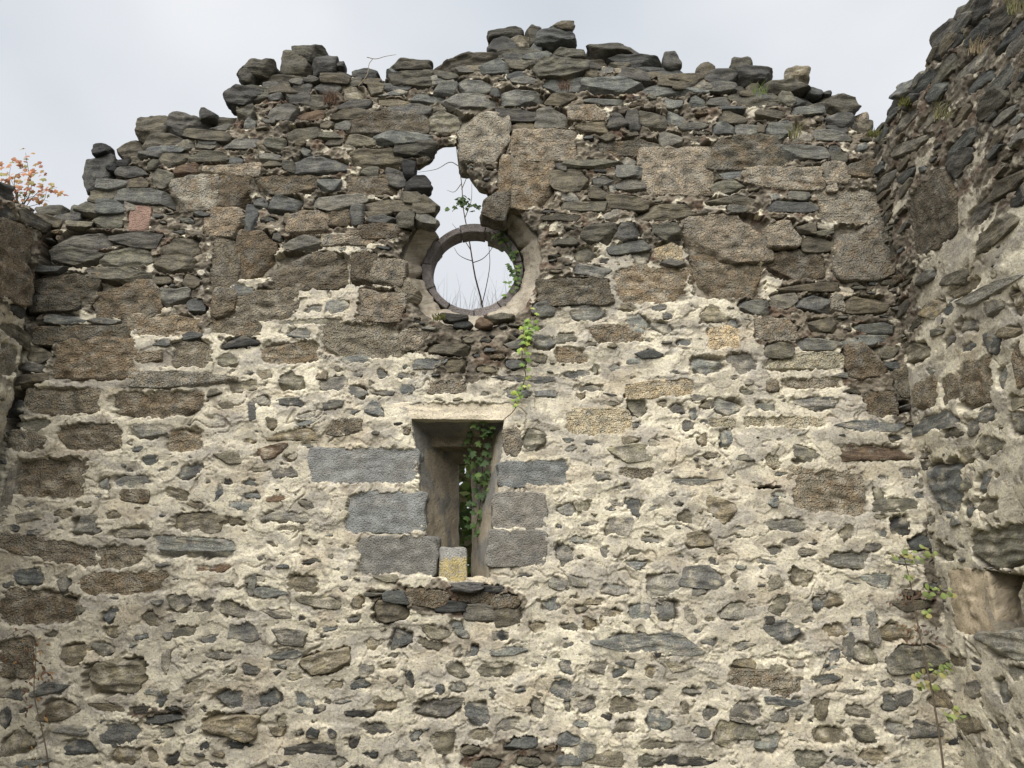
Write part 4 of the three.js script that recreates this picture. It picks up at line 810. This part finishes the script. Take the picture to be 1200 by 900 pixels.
  const dl = [[62, 985, .16], [56, 890, .14], [48, 850, .12], [40, 812, .1], [42, 760, .1], [38, 742, .1], [22, 738, .1], [2, 752, .1]].map(q => onZ(q[0], q[1], q[2])); const g0 = dl[0].slice(); g0[1] = -.03;
  part('stem', stem([g0, ...dl], .006, .002), BARK, t);
  part('leaves', leaves([...along(dl.slice(1, 6), 46, .22, rnd, [0, .2, 1], .045), ...sp(16, 770, 8, .16, .12), ...sp(52, 790, 10, .14, .12)], 'long', [[.14, .07, .035], [.09, .05, .03], [.26, .15, .05]], 8), LEAF, t);
  // tufts in the masonry
  const DRY = std({ color: new THREE.Color(.16, .10, .065), roughness: 1 }), GRN = std({ color: new THREE.Color(.16, .22, .06), roughness: .9 }), OLV = std({ color: new THREE.Color(.22, .21, .10), roughness: .95 });
  tuft('dry_tuft', 'withered brown tuft in a joint below the wall top', 'plant', 386, 120, 90, .10, DRY, (u, v) => onZ(u, v, .08), 21);
  tuft('dry_tuft', 'reddish brown tuft of dead moss on a pale stone under the pile of stones', 'plant', 662, 104, 60, .06, DRY, (u, v) => onZ(u, v, .08), 22);
  tuft('grass_tuft', 'small bright green fern in a joint under dark stones', 'plant', 890, 110, 26, .09, GRN, (u, v) => onZ(u, v, .10), 23);
  tuft('grass_tuft', 'olive grass tuft between grey stones near the wall corner', 'plant', 931, 160, 40, .10, OLV, (u, v) => onZ(u, v, .08), 24);
  tuft('grass_tuft', 'olive grass tuft hanging on the steep top of the side wall', 'plant', 1104, 138, 40, .11, OLV, (u, v) => onX(u, v, XR - .10), 25);
  tuft('grass_tuft', 'straw coloured grass tuft over a bulging dark stone of the side wall', 'plant', 1142, 62, 30, .10, STRAW, (u, v) => onX(u, v, XR - .12), 26);
  tuft('grass_tuft', 'green grass tuft high on the side wall top', 'plant', 1190, 14, 40, .13, OLV, (u, v) => onX(u, v, XR - .12), 27);
  const MOS = std({ color: new THREE.Color(.13, .13, .035), roughness: 1 });
  tuft('moss_clump', 'yellow green moss on the ledge under the round window', 'moss', 514, 373, 160, .022, MOS, (u, v) => onZ(u, v, .06), 31);
  tuft('moss_clump', 'dark moss in a joint at the foot of the crest beside the corner', 'moss', 1024, 158, 120, .03, MOS, (u, v) => onX(u, v, XR - .06), 32);
  tuft('moss_clump', 'olive moss cushion between steep slabs on top of the side wall', 'moss', 1062, 122, 160, .035, MOS, (u, v) => onX(u, v, XR - .06), 33);
  // a dry twig caught on the wall top
  t = thing('dry_twig', 'thin pale twig hooked over the wall top', 'twig');
  part('twig', mergeGeometries([stem([[420, 101], [430, 88], [433, 74], [437, 69]].map(q => onZ(q[0], q[1], .16)), .004, .003), stem([[430, 67], [440, 69], [452, 66], [464, 64]].map(q => onZ(q[0], q[1], .12)), .004, .002)]), STRAW, t);
  // grass on the outer sill of the round window
  t = thing('dry_grass', 'wispy dry grass standing behind the lower rim of the round window', 'grass'); const gg = [];
  for (let i = 0; i < 70; i++) { const b = onZ(mix(505, 605, rnd() ** 1.3), 362 + rnd() * 6, -.72 - rnd() * .3); gg.push(blade(b, .12 + .38 * rnd() ** 2, [(rnd() - .45) * .9, -rnd() * .3], .0016)); }
  part('blades', mergeGeometries(gg), STRAW, t);
  // bare sapling behind the wall
  t = thing('bare_sapling', 'leafless sapling seen through the round window', 'tree'); const Z = -1.9, q3 = (l, z = Z) => l.map(q => onZ(q[0], q[1], z));
  const bs = onZ(572, 400, Z);
  part('trunk', stem([[bs[0] + .06, -.05, Z], [bs[0] + .04, 2, Z], ...q3([[566, 370], [564, 352], [557, 325], [552, 295], [549, 276], [543, 245], [541, 215], [537, 190], [534, 168]])], .028, .004), BARK, t);
  part('branches', mergeGeometries([q3([[565, 356], [570, 335], [574, 310], [573, 285], [575, 262]]), q3([[554, 308], [566, 303], [577, 290], [584, 268]]), q3([[554, 306], [545, 303], [537, 298], [532, 290]]), q3([[545, 255], [552, 236], [553, 215]]), q3([[541, 215], [532, 225], [524, 223]]),
    q3([[538, 195], [528, 190], [512, 198], [490, 202]]), q3([[541, 222], [548, 205], [552, 190]]), q3([[551, 292], [540, 275], [530, 262]])].map(l => stem(l, .006, .002, 5))), BARK, t);
  // green bush behind the slit
  t = thing('leafy_bush', 'bright green bush glimpsed through the slit window', 'bush'); const bc = onZ(546, 610, -2.6), bl = [], tw = [];
  for (let i = 0; i < 3600; i++) { const a = rnd() * 6.283, r = Math.sqrt(rnd()) * .75, h = rnd(); const y = .1 + h * 3.7; bl.push([[bc[0] + Math.cos(a) * r * (1 - .4 * Math.abs(h - .5)), y, bc[2] + Math.sin(a) * r], .105, [0, .6, .7]]); }
  for (let i = 0; i < 14; i++) { const a = rnd() * 6.283; tw.push(stem([[bc[0] + (rnd() - .5) * .2, -.05, bc[2]], [bc[0] + Math.cos(a) * .25, 1.1, bc[2] + Math.sin(a) * .2], [bc[0] + Math.cos(a) * .55, 1.8 + rnd(), bc[2] + Math.sin(a) * .5]], .012, .003, 5)); }
  part('branches', mergeGeometries(tw), BARK, t);
  part('crown', leaves(bl, 'round', [[.16, .26, .04], [.28, .34, .08], [.09, .16, .03], [.24, .20, .09]], 9), LEAF, t);
  // autumn tree behind the broken wall
  t = thing('autumn_tree', 'tree with sparse orange red leaves behind the broken wall by the crack', 'tree'); const ZA = -3.4, at = (u, v) => onZ(u, v, ZA);
  const tb = at(20, 260); const al = [], ag = [];
  part('trunk', stem([[tb[0], -.05, ZA], [tb[0] + .1, 2.5, ZA], at(18, 260), at(20, 225)], .07, .015), BARK, t);
  for (const [u, v] of [[2, 212], [12, 204], [30, 196], [42, 190], [40, 206], [52, 216], [64, 217], [48, 228], [28, 214], [20, 200], [8, 222], [36, 222], [-20, 205], [-40, 190], [-30, 220], [-60, 215]]) {
    const e = at(u, v), s = at(20 + (u - 20) * .2, 244); ag.push(stem([s, [(s[0] + e[0]) / 2, (s[1] + e[1]) / 2 + .05, ZA + (rnd() - .5) * .5], [e[0], e[1], ZA + (rnd() - .5) * .6]], .006, .002, 5));
    for (let i = 0; i < 9; i++) al.push([[e[0] + (rnd() - .5) * .19, e[1] + (rnd() - .5) * .16, e[2] + (rnd() - .5) * .6], .07, [0, .4, 1]]);
    for (let i = 0; i < 5; i++) { const k = .4 + .5 * rnd(); al.push([[mix(s[0], e[0], k) + (rnd() - .5) * .14, mix(s[1], e[1], k) + (rnd() - .5) * .1, ZA], .05, [0, .4, 1]]); }
  }
  part('branches', mergeGeometries(ag), BARK, t);
  part('crown', leaves(al, 'ivy', [[.38, .15, .07], [.44, .19, .08], [.40, .24, .08], [.28, .10, .05], [.24, .22, .07]], 10), LEAF, t);
  // the slab that leans in the slit
  const c = onZ(531, 664, -.10), w = .24, h = .33;
  const rk = rock({ w, h, d: .09, e: 11, amp: .006, rnd: mulberry(41), det: 12, cuts: 1, col: [.36, .35, .33], front: .93, tilt: .06, wob: .04, strata: 0 });
  const cc = rk.g.attributes.color, pp = rk.g.attributes.position;
  for (let i = 0; i < pp.count; i++) { const x = pp.getX(i) / w, y = pp.getY(i) / h, m = sstep(.0, .06, .24 - y + .10 * noise2(x * 5, y * 5) + .5 * Math.min(0, x + .28)) * sstep(-.52, -.46, x * 1.0 + .0 - .0), k = m * (1 - .75 * sstep(.16, .26, noise2(x * 14, y * 16))); cc.setXYZ(i, mix(cc.getX(i), .52, k), mix(cc.getY(i), .42, k), mix(cc.getZ(i), .20, k)); }
  const sl = part('leaning_slab', rk.g, M.ashlar, scene); sl.position.set(c[0], c[1], c[2]); sl.rotation.set(-.12, .1, .03);
  tag(sl, 'small grey slab with yellow lichen leaning in the foot of the slit window', 'slab');
  const r2 = rock({ w: .30, h: .09, d: .18, e: 3.6, amp: .010, rnd: mulberry(43), det: 8, cuts: 5, col: [.11, .105, .10], front: .8, tilt: .3 });
  const p2 = onZ(548, 688, -.02), lo = part('flat_stone', r2.g, M.slate, scene); lo.position.set(...p2);
  tag(lo, 'flat dark stone lying at the foot of the yellow lichened slab', 'stone');
}
scene.traverse(o => { if (o.isMesh) o.castShadow = o.receiveShadow = true; });
renderer.render(scene, camera);
